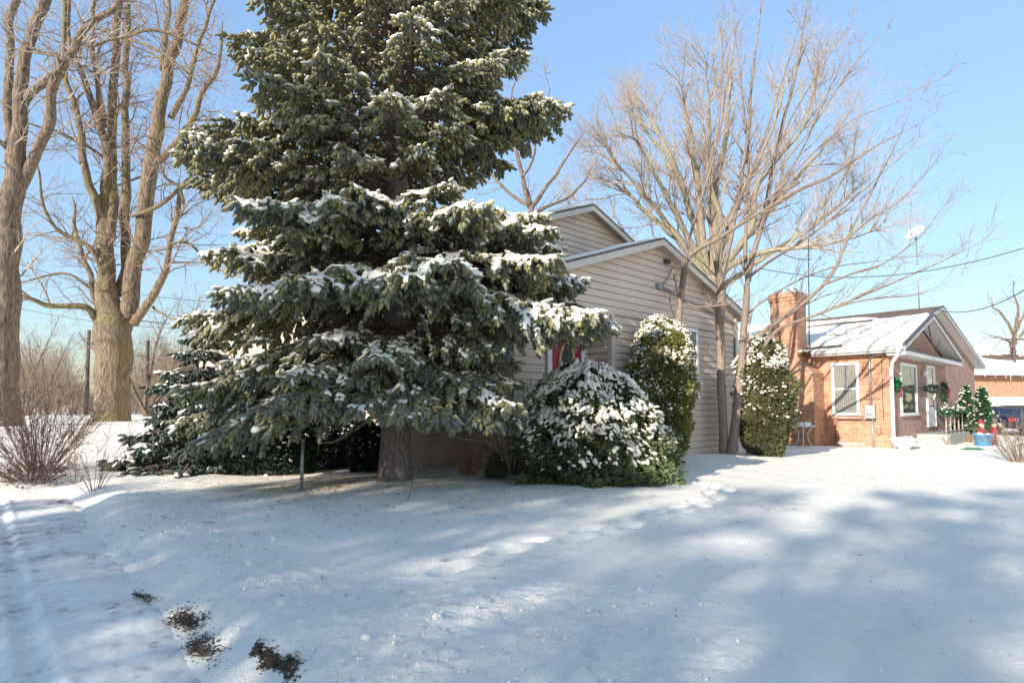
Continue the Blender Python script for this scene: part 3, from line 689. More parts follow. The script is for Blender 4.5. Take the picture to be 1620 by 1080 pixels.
# ------------------------------------------------------------------ bare trees
def rvec(s=1): return Vector((random.gauss(0, s), random.gauss(0, s), random.gauss(0, s)))
class Twigs:
    def __init__(s): s.a = []; s.b = []; s.ra = []; s.rb = []
    def line(s, pts, r0, r1):
        n = len(pts) - 1
        for i in range(n):
            s.a.append(pts[i][:]); s.b.append(pts[i + 1][:]); s.ra.append(r0 + (r1 - r0) * i / n); s.rb.append(r0 + (r1 - r0) * (i + 1) / n)
    def build(s, name, mat, parent, sides=3):
        V, Fc = prisms(s.a, s.b, s.ra, s.rb, sides); return npmesh(name, V, Fc, mat, parent)
def sprout(tw, pts, r0, r1, lev, cfg):
    """side shoots along a limb; cfg[lev] = (per metre, length, angle, up, wiggle)"""
    if lev >= len(cfg): return
    per, ln, ang, up, wig = cfg[lev]
    tot = sum((pts[i + 1] - pts[i]).length for i in range(len(pts) - 1))
    n = per * tot; n = int(n) + (random.random() < n - int(n))
    for _ in range(n):
        f = random.uniform(.12, 1) ** .8; fi = f * (len(pts) - 1); i = min(int(fi), len(pts) - 2)
        p = pts[i].lerp(pts[i + 1], fi - i); t = (pts[i + 1] - pts[i]).normalized()
        side = t.cross(rvec()).normalized(); a = rad(random.gauss(ang, 10))
        d = (t * math.cos(a) + side * math.sin(a) + Vector((0, 0, up))).normalized()
        L = ln * random.uniform(.45, 1.15) * (1.15 - .55 * f); rr = max((r0 + (r1 - r0) * f) * .62, .0035); rr = min(rr, L * .018 + .002)
        k = 4 if lev == 0 else 3; q = [p]
        for j in range(k):
            d = (d + rvec(wig) + Vector((0, 0, up * .35))).normalized(); q.append(q[-1] + d * (L / k))
        tw.line(q, rr, max(rr * .3, .002)); sprout(tw, q, rr, rr * .3, lev + 1, cfg)
def smooth_pl(pts, rr, k=4):
    """Catmull-Rom through the points"""
    out = []; ro = []; n = len(pts)
    for i in range(n - 1):
        p0 = pts[max(i - 1, 0)]; p1 = pts[i]; p2 = pts[i + 1]; p3 = pts[min(i + 2, n - 1)]
        for j in range(k):
            t = j / k; out.append(.5 * ((2 * p1) + (p2 - p0) * t + (2 * p0 - 5 * p1 + 4 * p2 - p3) * t * t + (3 * p1 - p0 - 3 * p2 + p3) * t ** 3)); ro.append(rr[i] + (rr[i + 1] - rr[i]) * t)
    out.append(pts[-1]); ro.append(rr[-1]); return out, ro
def limb(pl, D, d1=None, k=1.0, k2=None):
    if pl[-1][1] > 5 and pl[-1][2] < 12:
        a, b = pl[-2], pl[-1]; pl = pl[:-1] + [(b[0], b[1], b[2] * .7), (b[0] + (b[0] - a[0]) * .45, b[1] + (b[1] - a[1]) * .45 - 4, .4)]
    """traced limb: (px, py, radius in px) at depth D, drifting to depth d1 at its tip"""
    n = len(pl); d1 = D if d1 is None else d1
    dd = [D + (d1 - D) * (i / max(1, n - 1)) for i in range(n)]
    return smooth_pl([P(a, b, d) for (a, b, _), d in zip(pl, dd)], [r * RS * d / F for (_, _, r), d in zip(pl, dd)])
def wobble(pts, rr, amt):
    o = []
    for i, p in enumerate(pts):
        k = 0 if i == 0 else 1
        o.append(p + Vector((mnoise.noise(p * 1.1) , mnoise.noise(p * 1.1 + Vector((9, 3, 1))), mnoise.noise(p * 1.1 + Vector((2, 8, 5))))) * amt * k)
    return o
def bare_tree(name, label, limbs, cfg, mbark, mtwig, sides=12, group=None, rough=.0, cat='tree', seed=1, minr=0, base=None, twigstart=0):
    random.seed(seed)
    bx = limbs[0][0][0]
    r = empty(name, base or (bx.x, bx.y, gz(bx.x, bx.y))); tag(r, label, cat, group)
    off = r.location
    mb = MB(); tw = Twigs()
    for k, (pts, rr) in enumerate(limbs):
        pts = wobble(pts, rr, rough); q = [p - off for p in pts]
        mb.tube(q, rr, sides if max(rr) > .05 else 6)
        if k >= twigstart: sprout(tw, q, rr[0], rr[-1], 0, cfg)
    mb.build("trunk", mbark, r, True); tw.build("crown", mtwig, r)
    return r
# 1 far left
RS = .64
l1 = [limb([(3, 700, 44), (3, 640, 37), (5, 500, 34), (12, 400, 28), (14, 330, 27), (22, 270, 22), (28, 220, 17), (33, 170, 15), (37, 110, 13), (50, 55, 12), (66, 10, 12), (80, -40, 11)], 17, 16.5),
      limb([(14, 320, 16), (40, 275, 13), (62, 228, 12), (80, 195, 12), (80, 150, 11), (94, 115, 11), (118, 80, 10), (130, 52, 9), (155, 28, 8), (185, 4, 7), (205, -25, 6)], 17, 15.5),
      limb([(33, 175, 10), (60, 142, 9), (86, 118, 9), (96, 100, 8)], 16.8, 16),
      limb([(16, 260, 12), (14, 190, 10), (12, 130, 10), (14, 60, 9), (24, 0, 9), (30, -40, 8)], 17, 17.5),
      limb([(96, 112, 6), (88, 90, 5), (65, 82, 4), (40, 72, 4), (10, 50, 3)], 16, 15.5),
      limb([(20, 240, 7), (-10, 215, 5), (-40, 200, 4)], 17, 16)]
bare_tree("large_tree", "thick trunked bare tree cut by the left edge of the photo", l1,
          [(3.2, 1.8, 55, .05, .22), (4.2, .8, 45, 0, .25), (5.5, .34, 45, 0, .3)], M['cotton2'], M['elmtwig'], 14, "tall bare trees on the left", .10, seed=3)
# 2 multi-stem
RS = .64
D2 = 22
l2 = [limb([(176, 690, 42), (176, 640, 38), (178, 580, 40), (182, 530, 42), (172, 490, 30), (166, 440, 20), (165, 390, 18), (164, 340, 17), (163, 310, 15)], D2),
      limb([(188, 560, 20), (200, 500, 21), (212, 440, 19), (220, 395, 18), (228, 340, 18), (236, 280, 18), (246, 215, 16), (258, 150, 14), (271, 90, 12), (285, 40, 11), (293, -20, 10)], D2 + .3, D2 - .5),
      limb([(190, 470, 12), (196, 430, 13), (198, 400, 11), (197, 340, 11), (199, 270, 10), (199, 190, 9), (199, 110, 8), (201, 50, 7), (204, -20, 6)], D2 + .5, D2 + 1.5),
      limb([(166, 350, 13), (158, 335, 11), (148, 310, 10), (139, 285, 9), (133, 240, 9), (126, 200, 8), (110, 150, 7), (102, 95, 6), (104, 40, 5), (100, -20, 5)], D2, D2 - 1.5),
      limb([(165, 320, 13), (170, 270, 11), (167, 225, 10), (150, 185, 9), (137, 140, 7), (124, 100, 6), (109, 50, 5), (106, -20, 5)], D2, D2 - 1),
      limb([(172, 380, 14), (178, 320, 12), (177, 250, 11), (179, 170, 10), (183, 100, 9), (186, 40, 8), (188, -20, 7)], D2, D2 + .6),
      limb([(164, 200, 7), (152, 120, 6), (146, 60, 5), (152, -20, 4)], D2 - .2, D2),
      limb([(244, 262, 9), (262, 245, 9), (284, 218, 8), (305, 185, 7), (322, 140, 6), (344, 112, 5), (350, 60, 4)], D2, D2 - 2),
      limb([(270, 188, 8), (295, 140, 6), (312, 80, 5), (325, 30, 4), (345, -20, 3)], D2, D2 - 1),
      limb([(256, 110, 6), (262, 60, 6), (268, -20, 5)], D2, D2 + 1),
      limb([(212, 512, 11), (236, 478, 10), (255, 448, 9), (266, 410, 7), (273, 370, 6.5), (280, 335, 6), (288, 295, 4), (310, 268, 3)], D2, D2 - 1.5),
      limb([(160, 520, 10), (146, 502, 9), (133, 488, 8), (110, 485, 7), (75, 484, 6), (52, 476, 5), (20, 466, 4), (-10, 470, 3)], D2, D2 - 2),
      limb([(155, 515, 7), (148, 470, 6), (143, 435, 6), (130, 400, 5), (120, 370, 5), (116, 330, 4)], D2, D2 + 1),
      limb([(160, 432, 7), (150, 405, 6), (138, 390, 5), (112, 376, 5), (86, 360, 4), (70, 320, 3.5), (60, 270, 3)], D2, D2 - 2),
      limb([(148, 455, 4), (120, 438, 3), (95, 432, 3), (70, 434, 2.5), (38, 445, 2)], D2, D2 - 1),
      limb([(135, 72, 4), (160, 66, 4), (200, 58, 4), (257, 50, 4), (300, 68, 3), (328, 84, 3)], 17, 18),
      limb([(203, 62, 3), (255, 82, 3), (285, 105, 3), (318, 130, 2)], 20, 19),
      limb([(165, 250, 4), (127, 227, 4), (90, 207, 3), (50, 198, 2.5)], D2, D2 - 2),
      limb([(208, 342, 4), (235, 334, 5), (262, 318, 5), (283, 300, 5), (306, 285, 4), (330, 290, 3)], D2 - .3, D2 - 2),
      limb([(290, 322, 4), (285, 298, 4), (262, 280, 3), (255, 265, 3)], D2 - 1, D2 - 2),
      limb([(272, 385, 3), (295, 383, 3), (320, 408, 3), (345, 425, 2.5), (375, 438, 2)], D2 - 1, D2 - 2),
      limb([(242, 485, 3), (262, 500, 2.5), (285, 507, 2), (303, 520, 1.5)], D2, D2 - 1)]
bare_tree("large_tree", "wide bare tree with many mossy stems left of the spruce", l2,
          [(3.3, 2.2, 50, .06, .2), (3.8, 1.0, 45, 0, .22), (4.4, .45, 45, 0, .28)], M['cotton'], M['fartwig'], 14, "tall bare trees on the left", .12, seed=5)
RS = .60
# 3 young trees by the gable
DA_ = 13.6
lA = [limb([(1070, 745, 9), (1072, 600, 8.5), (1072, 520, 8.5), (1078, 470, 8), (1083, 425, 8.5), (1086, 405, 8)], DA_),
      limb([(1085, 410, 7), (1105, 394, 6), (1135, 378, 5.5), (1170, 355, 5), (1200, 338, 4.5), (1261, 302, 4), (1322, 275, 3.2), (1383, 231, 2.2), (1444, 202, 1.2)], DA_, DA_ - .6),
      limb([(1098, 402, 5), (1125, 374, 4.5), (1160, 330, 4), (1190, 270, 3.5), (1215, 200, 3), (1240, 120, 2), (1262, 50, 1)], DA_, DA_ + .6),
      limb([(1086, 405, 4), (1098, 350, 3.5), (1118, 290, 3), (1135, 225, 2.4), (1148, 150, 1.8), (1160, 80, 1)], DA_, DA_ + .8),
      limb([(1130, 372, 4), (1180, 330, 3), (1235, 265, 2.4), (1290, 195, 1.8), (1345, 110, 1.2), (1390, 60, .7)], DA_, DA_ + .3),
      limb([(1170, 352, 3.5), (1230, 300, 2.6), (1290, 240, 2), (1350, 190, 1.3), (1420, 160, .8)], DA_ - .2, DA_ - .8),
      limb([(1082, 475, 3), (1100, 485, 2.4), (1130, 483, 2), (1160, 478, 1.6), (1200, 462, 1)], DA_, DA_ - .5)]
young_cfg = [(2.6, 1.35, 27, .10, .07), (4.2, .6, 28, .06, .09), (5.5, .26, 30, .04, .1)]
bare_tree("young_tree", "slim bare tree rising behind the sun toned arborvitae", lA, young_cfg, M['young'], M['youngtwig'], 10, "young bare trees in front of the gable", .03, seed=8)
DB = 15.0
lB = [limb([(1146, 735, 13), (1144, 690, 11), (1141, 600, 11), (1139, 520, 11), (1140, 460, 12), (1138, 432, 11)], DB),
      limb([(1137, 438, 7), (1128, 390, 5), (1122, 330, 4), (1128, 260, 3.5), (1138, 180, 2.6), (1143, 90, 1.7), (1130, 0, .8)], DB, DB + 1),
      limb([(1142, 440, 8), (1155, 385, 6), (1166, 320, 5), (1176, 260, 4.5), (1185, 190, 4), (1190, 120, 3), (1200, 50, 2), (1210, -30, 1.2)], DB, DB + .4),
      limb([(1156, 735, 14), (1160, 690, 12), (1166, 645, 11), (1172, 590, 10), (1177, 520, 9), (1181, 470, 8.5), (1184, 440, 8)], DB - .1),
      limb([(1184, 445, 7.5), (1192, 400, 7), (1206, 350, 6), (1216, 300, 5.5), (1228, 240, 5), (1240, 190, 4), (1258, 120, 3), (1268, 60, 2), (1280, -10, 1)], DB, DB - .8),
      limb([(1183, 442, 6), (1179, 400, 5), (1180, 340, 4.5), (1184, 270, 3.8), (1180, 200, 3), (1172, 130, 2), (1162, 40, 1)], DB, DB + .6),
      limb([(1168, 600, 7), (1182, 560, 7), (1203, 530, 6.5), (1235, 505, 6), (1273, 478, 5), (1310, 443, 4.2), (1334, 394, 3.6), (1351, 357, 3.2), (1379, 304, 2.6), (1404, 255, 2), (1430, 200, 1)], DB, DB - 1.2),
      limb([(1160, 612, 5), (1185, 590, 4.5), (1205, 555, 4), (1226, 525, 4.5), (1250, 512, 4.5), (1290, 500, 4), (1330, 482, 3.6), (1383, 459, 3), (1444, 434, 2.3), (1505, 406, 1.6), (1550, 385, .8)], DB - .1, DB - 1.5),
      limb([(1300, 495, 3), (1350, 478, 2.4), (1400, 470, 2), (1450, 466, 1.5), (1510, 440, .8)], DB - .8, DB - 1.5),
      limb([(1300, 452, 3.4), (1350, 432, 2.8), (1400, 415, 2.2), (1450, 380, 1.6), (1490, 330, .9)], DB - .8, DB - .3),
      limb([(1345, 375, 2.6), (1380, 345, 2.2), (1420, 320, 1.6), (1470, 270, .9)], DB - .9, DB - .5),
      limb([(1184, 440, 4.6), (1215, 415, 4), (1255, 392, 3.4), (1300, 360, 2.8), (1345, 320, 2.2), (1390, 280, 1.6), (1440, 235, .8)], DB, DB + .4),
      limb([(1180, 500, 3), (1215, 470, 2.6), (1260, 445, 2.2), (1310, 425, 1.8), (1370, 415, 1.2), (1420, 410, .7)], DB, DB + .8),
      limb([(1200, 365, 3.6), (1235, 300, 3), (1270, 235, 2.4), (1300, 170, 1.8), (1330, 100, 1)], DB - .2, DB + .2),
      limb([(1225, 250, 3), (1250, 190, 2.4), (1290, 120, 1.6), (1330, 60, .8)], DB - .5, DB - 1)]
bare_tree("young_tree", "bare tree with two stems from one base at the right corner of the taupe house", lB, young_cfg, M['young'], M['youngtwig'], 10, "young bare trees in front of the gable", .03, seed=9)
RS = .55
# 4 big pale tree behind the house
random.seed(21)
DC = 30
lC = [limb([(1128, 660, 26), (1128, 560, 24), (1126, 480, 24), (1124, 440, 22)], DC)]
for pl, e in (([(1124, 450, 15), (1110, 390, 11), (1088, 320, 9), (1062, 250, 6), (1030, 190, 4), (1010, 170, 2)], 2), ([(1120, 440, 13), (1108, 360, 10), (1102, 290, 9), (1092, 210, 6), (1078, 140, 3)], -2),
              ([(1126, 440, 14), (1130, 360, 12), (1133, 290, 10), (1148, 210, 7), (1158, 130, 3)], 1), ([(1128, 440, 12), (1150, 370, 10), (1175, 300, 8), (1210, 230, 5), (1240, 150, 3)], -1),
              ([(1130, 450, 12), (1170, 390, 9), (1220, 330, 7), (1270, 270, 5), (1320, 210, 3)], 2), ([(1120, 450, 12), (1080, 390, 8), (1035, 345, 6), (990, 305, 4), (950, 280, 2)], 1),
              ([(1120, 450, 11), (1070, 370, 8), (1020, 310, 5), (975, 255, 3), (958, 235, 2)], -2), ([(1120, 450, 10), (1090, 330, 7), (1045, 235, 4), (1005, 185, 2)], 3),
              ([(1118, 460, 10), (1060, 420, 7), (1000, 380, 5), (950, 350, 4), (905, 330, 2)], 4), ([(1132, 460, 10), (1190, 420, 7), (1250, 380, 5), (1310, 340, 4), (1365, 290, 2)], 3),
              ([(1126, 440, 12), (1140, 350, 9), (1120, 270, 7), (1125, 190, 4), (1118, 120, 2)], -4), ([(1128, 440, 11), (1190, 360, 8), (1200, 290, 6), (1270, 200, 4), (1290, 130, 2)], -4),
              ([(1124, 440, 11), (1080, 360, 8), (1050, 300, 6), (1010, 230, 4), (985, 215, 2)], -4), ([(1300, 330, 4), (1345, 260, 3), (1360, 190, 2)], 1), ([(1128, 440, 11), (1200, 400, 8), (1290, 390, 5), (1370, 370, 2)], -5)):
    lC.append(limb(pl, DC, DC + e))
bare_tree("spreading_tree", "broad pale crowned bare tree rising behind the house gable", lC,
          [(2.6, 3.2, 36, .12, .14), (3.3, 1.5, 36, .06, .18), (3.6, .8, 38, .03, .22), (1.8, .42, 40, 0, .3)], M['elm'], M['elmtwig'], 10, None, .15, seed=12)
RS = .8
# 5 tree behind the upper gable
lD = [limb([(845, 560, 9), (845, 440, 8), (842, 360, 7), (838, 320, 6)], 26), limb([(838, 325, 5), (826, 280, 4), (815, 230, 3.5), (806, 190, 2.5), (812, 140, 1.6), (830, 110, 1)], 26, 25),
      limb([(840, 330, 5), (862, 300, 4), (882, 270, 3), (905, 235, 2), (918, 220, 1)], 26, 27), limb([(842, 340, 4), (875, 325, 3.4), (915, 300, 2.5), (940, 262, 1.4)], 26, 27),
      limb([(826, 280, 3), (846, 240, 2.6), (850, 190, 2), (868, 150, 1.2), (862, 118, 1)], 25.5, 26), limb([(840, 330, 4), (800, 300, 3), (770, 260, 2), (760, 200, 1)], 26, 27)]
bare_tree("slender_tree", "thin grey bare tree between the spruce and the upper gable", lD, [(2.2, 1.5, 45, .05, .2), (3.4, .7, 42, .03, .24), (4, .32, 42, 0, .3)], M['cotton2'], M['fartwig'], 8, None, .1, seed=14)
# 6 right edge, far
lE = [limb([(1606, 640, 6), (1604, 560, 5), (1606, 520, 4)], 48)] + [limb(q, 48, 47) for q in (
    [(1606, 530, 3), (1590, 505, 2.4), (1578, 490, 1.6), (1570, 478, 1)], [(1606, 525, 3), (1610, 490, 2.4), (1604, 460, 1.4)], [(1606, 545, 3), (1625, 510, 2.5), (1640, 480, 1.4)], [(1605, 545, 2.5), (1588, 535, 2), (1565, 530, 1)], [(1606, 525, 2.5), (1620, 490, 2), (1625, 460, 1.2)])]
bare_tree("slender_tree", "far bare tree at the right edge behind the utility pole", lE, [(1.6, 2.0, 45, .03, .2), (2.6, 1.0, 42, 0, .25), (3, .5, 42, 0, .3)], M['cotton2'], M['fartwig'], 6, None, .2, seed=15)
# 7 small trees on the left, far
def sapling(px, pyb, top, D, label, seed, spread=1.0, name="slender_tree", stems=3, mat='fartwig', cfg=None, group="small bare trees behind the left yard"):
    random.seed(seed); L = []
    b = P(px, pyb, D); b.z = gz(b.x, b.y) - .05
    h = P(px, top, D).z - b.z
    for k in range(stems):
        q = [b + Vector((random.uniform(-.1, .1), random.uniform(-.1, .1), 0))]; d = Vector((random.uniform(-.35, .35) * spread, random.uniform(-.3, .3) * spread, 1)).normalized()
        for j in range(5): d = (d + rvec(.09) + Vector((0, 0, .06))).normalized(); q.append(q[-1] + d * h * random.uniform(.19, .23))
        rr = [h * .012 * (1 - .17 * j) for j in range(6)]; L.append(smooth_pl(q, rr, 3))
    bare_tree(name, label, L, cfg or [(3.0, h * .32, 38, .08, .14), (4, h * .15, 38, .03, .2), (4, h * .07, 40, 0, .25)], M['cotton2'], M[mat], 6, group, .03, seed=seed)
sapling(232, 680, 455, 30, "small many stemmed bare tree nearest the spruce on the left", 31, 1.6, stems=5)
sapling(118, 655, 560, 34, "small bare tree left of the wide mossy trunk", 32, 1.3)
sapling(78, 650, 530, 38, "low bare tree between the two thick trunks", 33, 1.4)
sapling(300, 655, 520, 42, "distant bare tree seen below the house eave", 34, 1.3)
sapling(42, 655, 505, 33, "small bare tree just right of the thick left trunk", 35, 1.2)
sapling(268, 655, 545, 45, "faint small bare tree beyond the many stemmed one", 36, 1.4)
# distant thicket
def thicket():
    tw = Twigs(); random.seed(41)
    for k in range(2600):
        D = random.uniform(36, 75); px = random.uniform(-120, 420)
        b = P(px, 650, D); b.z = float(gbase(b.x, b.y)) - .1; h = random.uniform(1.6, 4.2) * (1 + .5 * math.sin(px * .03))
        d = Vector((random.gauss(0, .3), random.gauss(0, .3), 1)).normalized(); q = [b]
        for j in range(3): d = (d + rvec(.15)).normalized(); q.append(q[-1] + d * h / 3)
        tw.line(q, .022, .008); sprout(tw, q, .014, .006, 0, [(3.2, h * .4, 38, .02, .2), (2.6, h * .2, 40, 0, .3)])
    V, Fc = prisms(tw.a, tw.b, tw.ra, tw.rb); tag(npmesh("thicket", V, Fc, M['fartwig']), "distant brown leafless thicket beyond the left yard", "thicket", kind="stuff")
thicket()
# shrubs of bare stems
def stem_shrub(name, c, n, h, spread, label, mat, cfg, r0=.006, seed=1, leaf=None, group=None, lean=(0, 0), cat='shrub'):
    random.seed(seed); tw = Twigs(); lf = []
    for k in range(n):
        a = random.uniform(0, 2 * math.pi); s = random.uniform(0, 1) ** .7 * spread
        d = Vector((math.cos(a) * s + lean[0], math.sin(a) * s + lean[1], 1)).normalized()
        q = [Vector((math.cos(a) * s * .12 * h, math.sin(a) * s * .12 * h, -.05))]; L = h * random.uniform(.55, 1.05)
        for j in range(5): d = (d + rvec(.07)).normalized(); q.append(q[-1] + d * L / 5)
        tw.line(q, r0 * random.uniform(.7, 1.2), r0 * .4); sprout(tw, q, r0, r0 * .4, 0, cfg)
    r = tw.build(name, mat, None); r.location = (c[0], c[1], gz(c[0], c[1])); tag(r, label, cat, group)
    if leaf:
        A = np.array(tw.b); sel = RNG.choice(len(A), min(leaf, len(A)), replace=False); p = A[sel]
        V, Fc = blobs(p, RNG.normal(0, 1, (len(p), 3)), RNG.uniform(.006, .018, (len(p), 3)) * [1.4, 1, .4], .2, True)
        npmesh("dead_leaves", V, Fc, simple("dead_leaf", (.10, .055, .045), .9, var=.4), r)
    return r
g = P(62, 735, 11.0)
stem_shrub("bare_shrub", g, 85, 2.0, .95, "dense red brown leafless shrub at the left edge of the yard", M['redtwig'], [(3.4, .65, 35, .04, .12), (4.5, .28, 38, 0, .2)], .0085, 51, 1500)
g = P(50, 745, 10.2)
stem_shrub("bare_shrub", g, 80, .75, 2.0, "low dark tangle of stems and dead leaves below the tall red brown shrub", M['redtwig'], [(5, .3, 45, .0, .2), (5, .14, 45, 0, .25)], .006, 52, 2200)
g = P(150, 768, 9.2)
stem_shrub("bare_saplings", g, 16, 1.25, .75, "sparse thin dark stems in the snow right of the red brown shrub", M['redtwig'], [(2.2, .35, 30, .06, .1), (2, .15, 35, 0, .2)], .006, 53, 60, cat='shrub')
g = P(120, 750, 10.2)
stem_shrub("bare_saplings", g, 9, 1.5, .5, "few tall thin grey stems between the shrub and the wide tree", M['fartwig'], [(2.2, .3, 30, .06, .1)], .006, 54, 20, cat='shrub')
g = P(742, 742, 11.2)
stem_shrub("twig_clump", g, 60, 1.0, .8, "tan twiggy shrub glowing in sun under the spruce", M['tantwig'], [(2.5, .25, 28, .05, .1)], .007, 55)
g = P(815, 745, 11.4)
stem_shrub("bare_shrub", g, 26, 1.9, .8, "dark leafless shrub with leaning stems behind the spruce", M['redtwig'], [(2.6, .5, 42, .02, .16), (3, .2, 45, 0, .2)], .014, 56, lean=(.15, 0))
g = P(1618, 745, 13.5)
stem_shrub("bare_shrub", g, 46, 1.35, 1.1, "low leafless hedge plant at the right edge in sunlit snow", M['fartwig'], [(3.4, .4, 42, .02, .18), (4.5, .18, 45, 0, .25)], .010, 57, 900)
g = P(1500, 716, 19.5)
stem_shrub("twig_clump", g, 20, .45, .8, "small snowy twig clump beside the urn planter", M['fartwig'], [(4, .14, 42, .02, .18)], .008, 58)
stem_shrub("twig_clump", P(1533, 706, 21.2), 40, .55, .8, "dry tan grass clump at the porch step", M['tantwig'], [(3, .14, 30, .02, .1)], .008, 59)

# ------------------------------------------------------------------ spruce
def needle_shoots(Pb, A, L, R, spikes=15):
    """needled shoots: core spindle of 4 sides and rings of needle blades"""
    n = len(Pb); A, S, N = frames(A)
    L = L[:, None]; R = R[:, None]
    m = 5; an = np.arange(m) * 2 * math.pi / m
    D = np.cos(an)[None, :, None] * S[:, None] + np.sin(an)[None, :, None] * N[:, None]
    m1 = Pb + A * L * .22; m2 = Pb + A * L * .78; tip = Pb + A * L
    V = np.concatenate([Pb[:, None], m1[:, None] + D * (R * .78)[:, None], m2[:, None] + D * (R * .66)[:, None], tip[:, None]], 1)
    k = np.arange(m); k2 = (k + 1) % m
    f = np.concatenate([np.stack([k * 0, k2 + 1, k + 1], 1), np.stack([k + 1, k2 + 1, k2 + 1 + m], 1), np.stack([k + 1, k2 + 1 + m, k + 1 + m], 1), np.stack([k * 0 + 2 * m + 1, k + 1 + m, k2 + 1 + m], 1)])
    F1 = (f[None] + (np.arange(n) * (2 * m + 2))[:, None, None]).reshape(-1, 3)
    # needles
    s = spikes; u = (np.arange(s) + RNG.uniform(-.3, .3, (n, s))) / s * .92 + .04; th = np.arange(s)[None] * 2.4 + RNG.uniform(0, 6.28, (n, 1)) + RNG.uniform(-.3, .3, (n, s))
    rd = np.cos(th)[..., None] * S[:, None] + np.sin(th)[..., None] * N[:, None]
    tang = np.cross(rd, A[:, None])
    b0 = Pb[:, None] + A[:, None] * (L * u)[..., None]
    ln = R[:, None] * RNG.uniform(.8, 1.25, (n, s, 1)) * (1.05 - .25 * u[..., None])
    t0 = b0 + rd * ln * .85 + A[:, None] * ln * .85
    w = (R[:, None] * .125)
    ax = A[:, None] * .5 + rd * .0
    Vn = np.stack([b0 - tang * w - ax * w, b0 + tang * w + ax * w, t0], 2).reshape(-1, 3)
    F2 = np.arange(n * s * 3).reshape(-1, 3) + n * 12
    return np.concatenate([V.reshape(-1, 3), Vn]), np.concatenate([F1, F2])
TX, TY = -1.97, 9.6
HT = [-.3, .6, 1.0, 1.4, 1.8, 2.2, 2.7, 3.2, 3.9, 4.4, 4.8, 5.2, 5.6, 6.3, 7.0, 8.1, 10, 12.5, 15, 16]
RL = [2.2, 2.6, 3.3, 3.5, 3.4, 3.1, 3.2, 3.6, 3.2, 3.1, 3.3, 3.3, 3.3, 3.2, 3.1, 2.7, 2.2, 1.4, .5, .1]
RR = [1.4, 2.0, 2.5, 2.6, 2.6, 2.6, 2.9, 3.75, 3.3, 2.6, 2.0, 1.7, 1.7, 2.7, 2.35, 2.45, 2.0, 1.3, .5, .1]
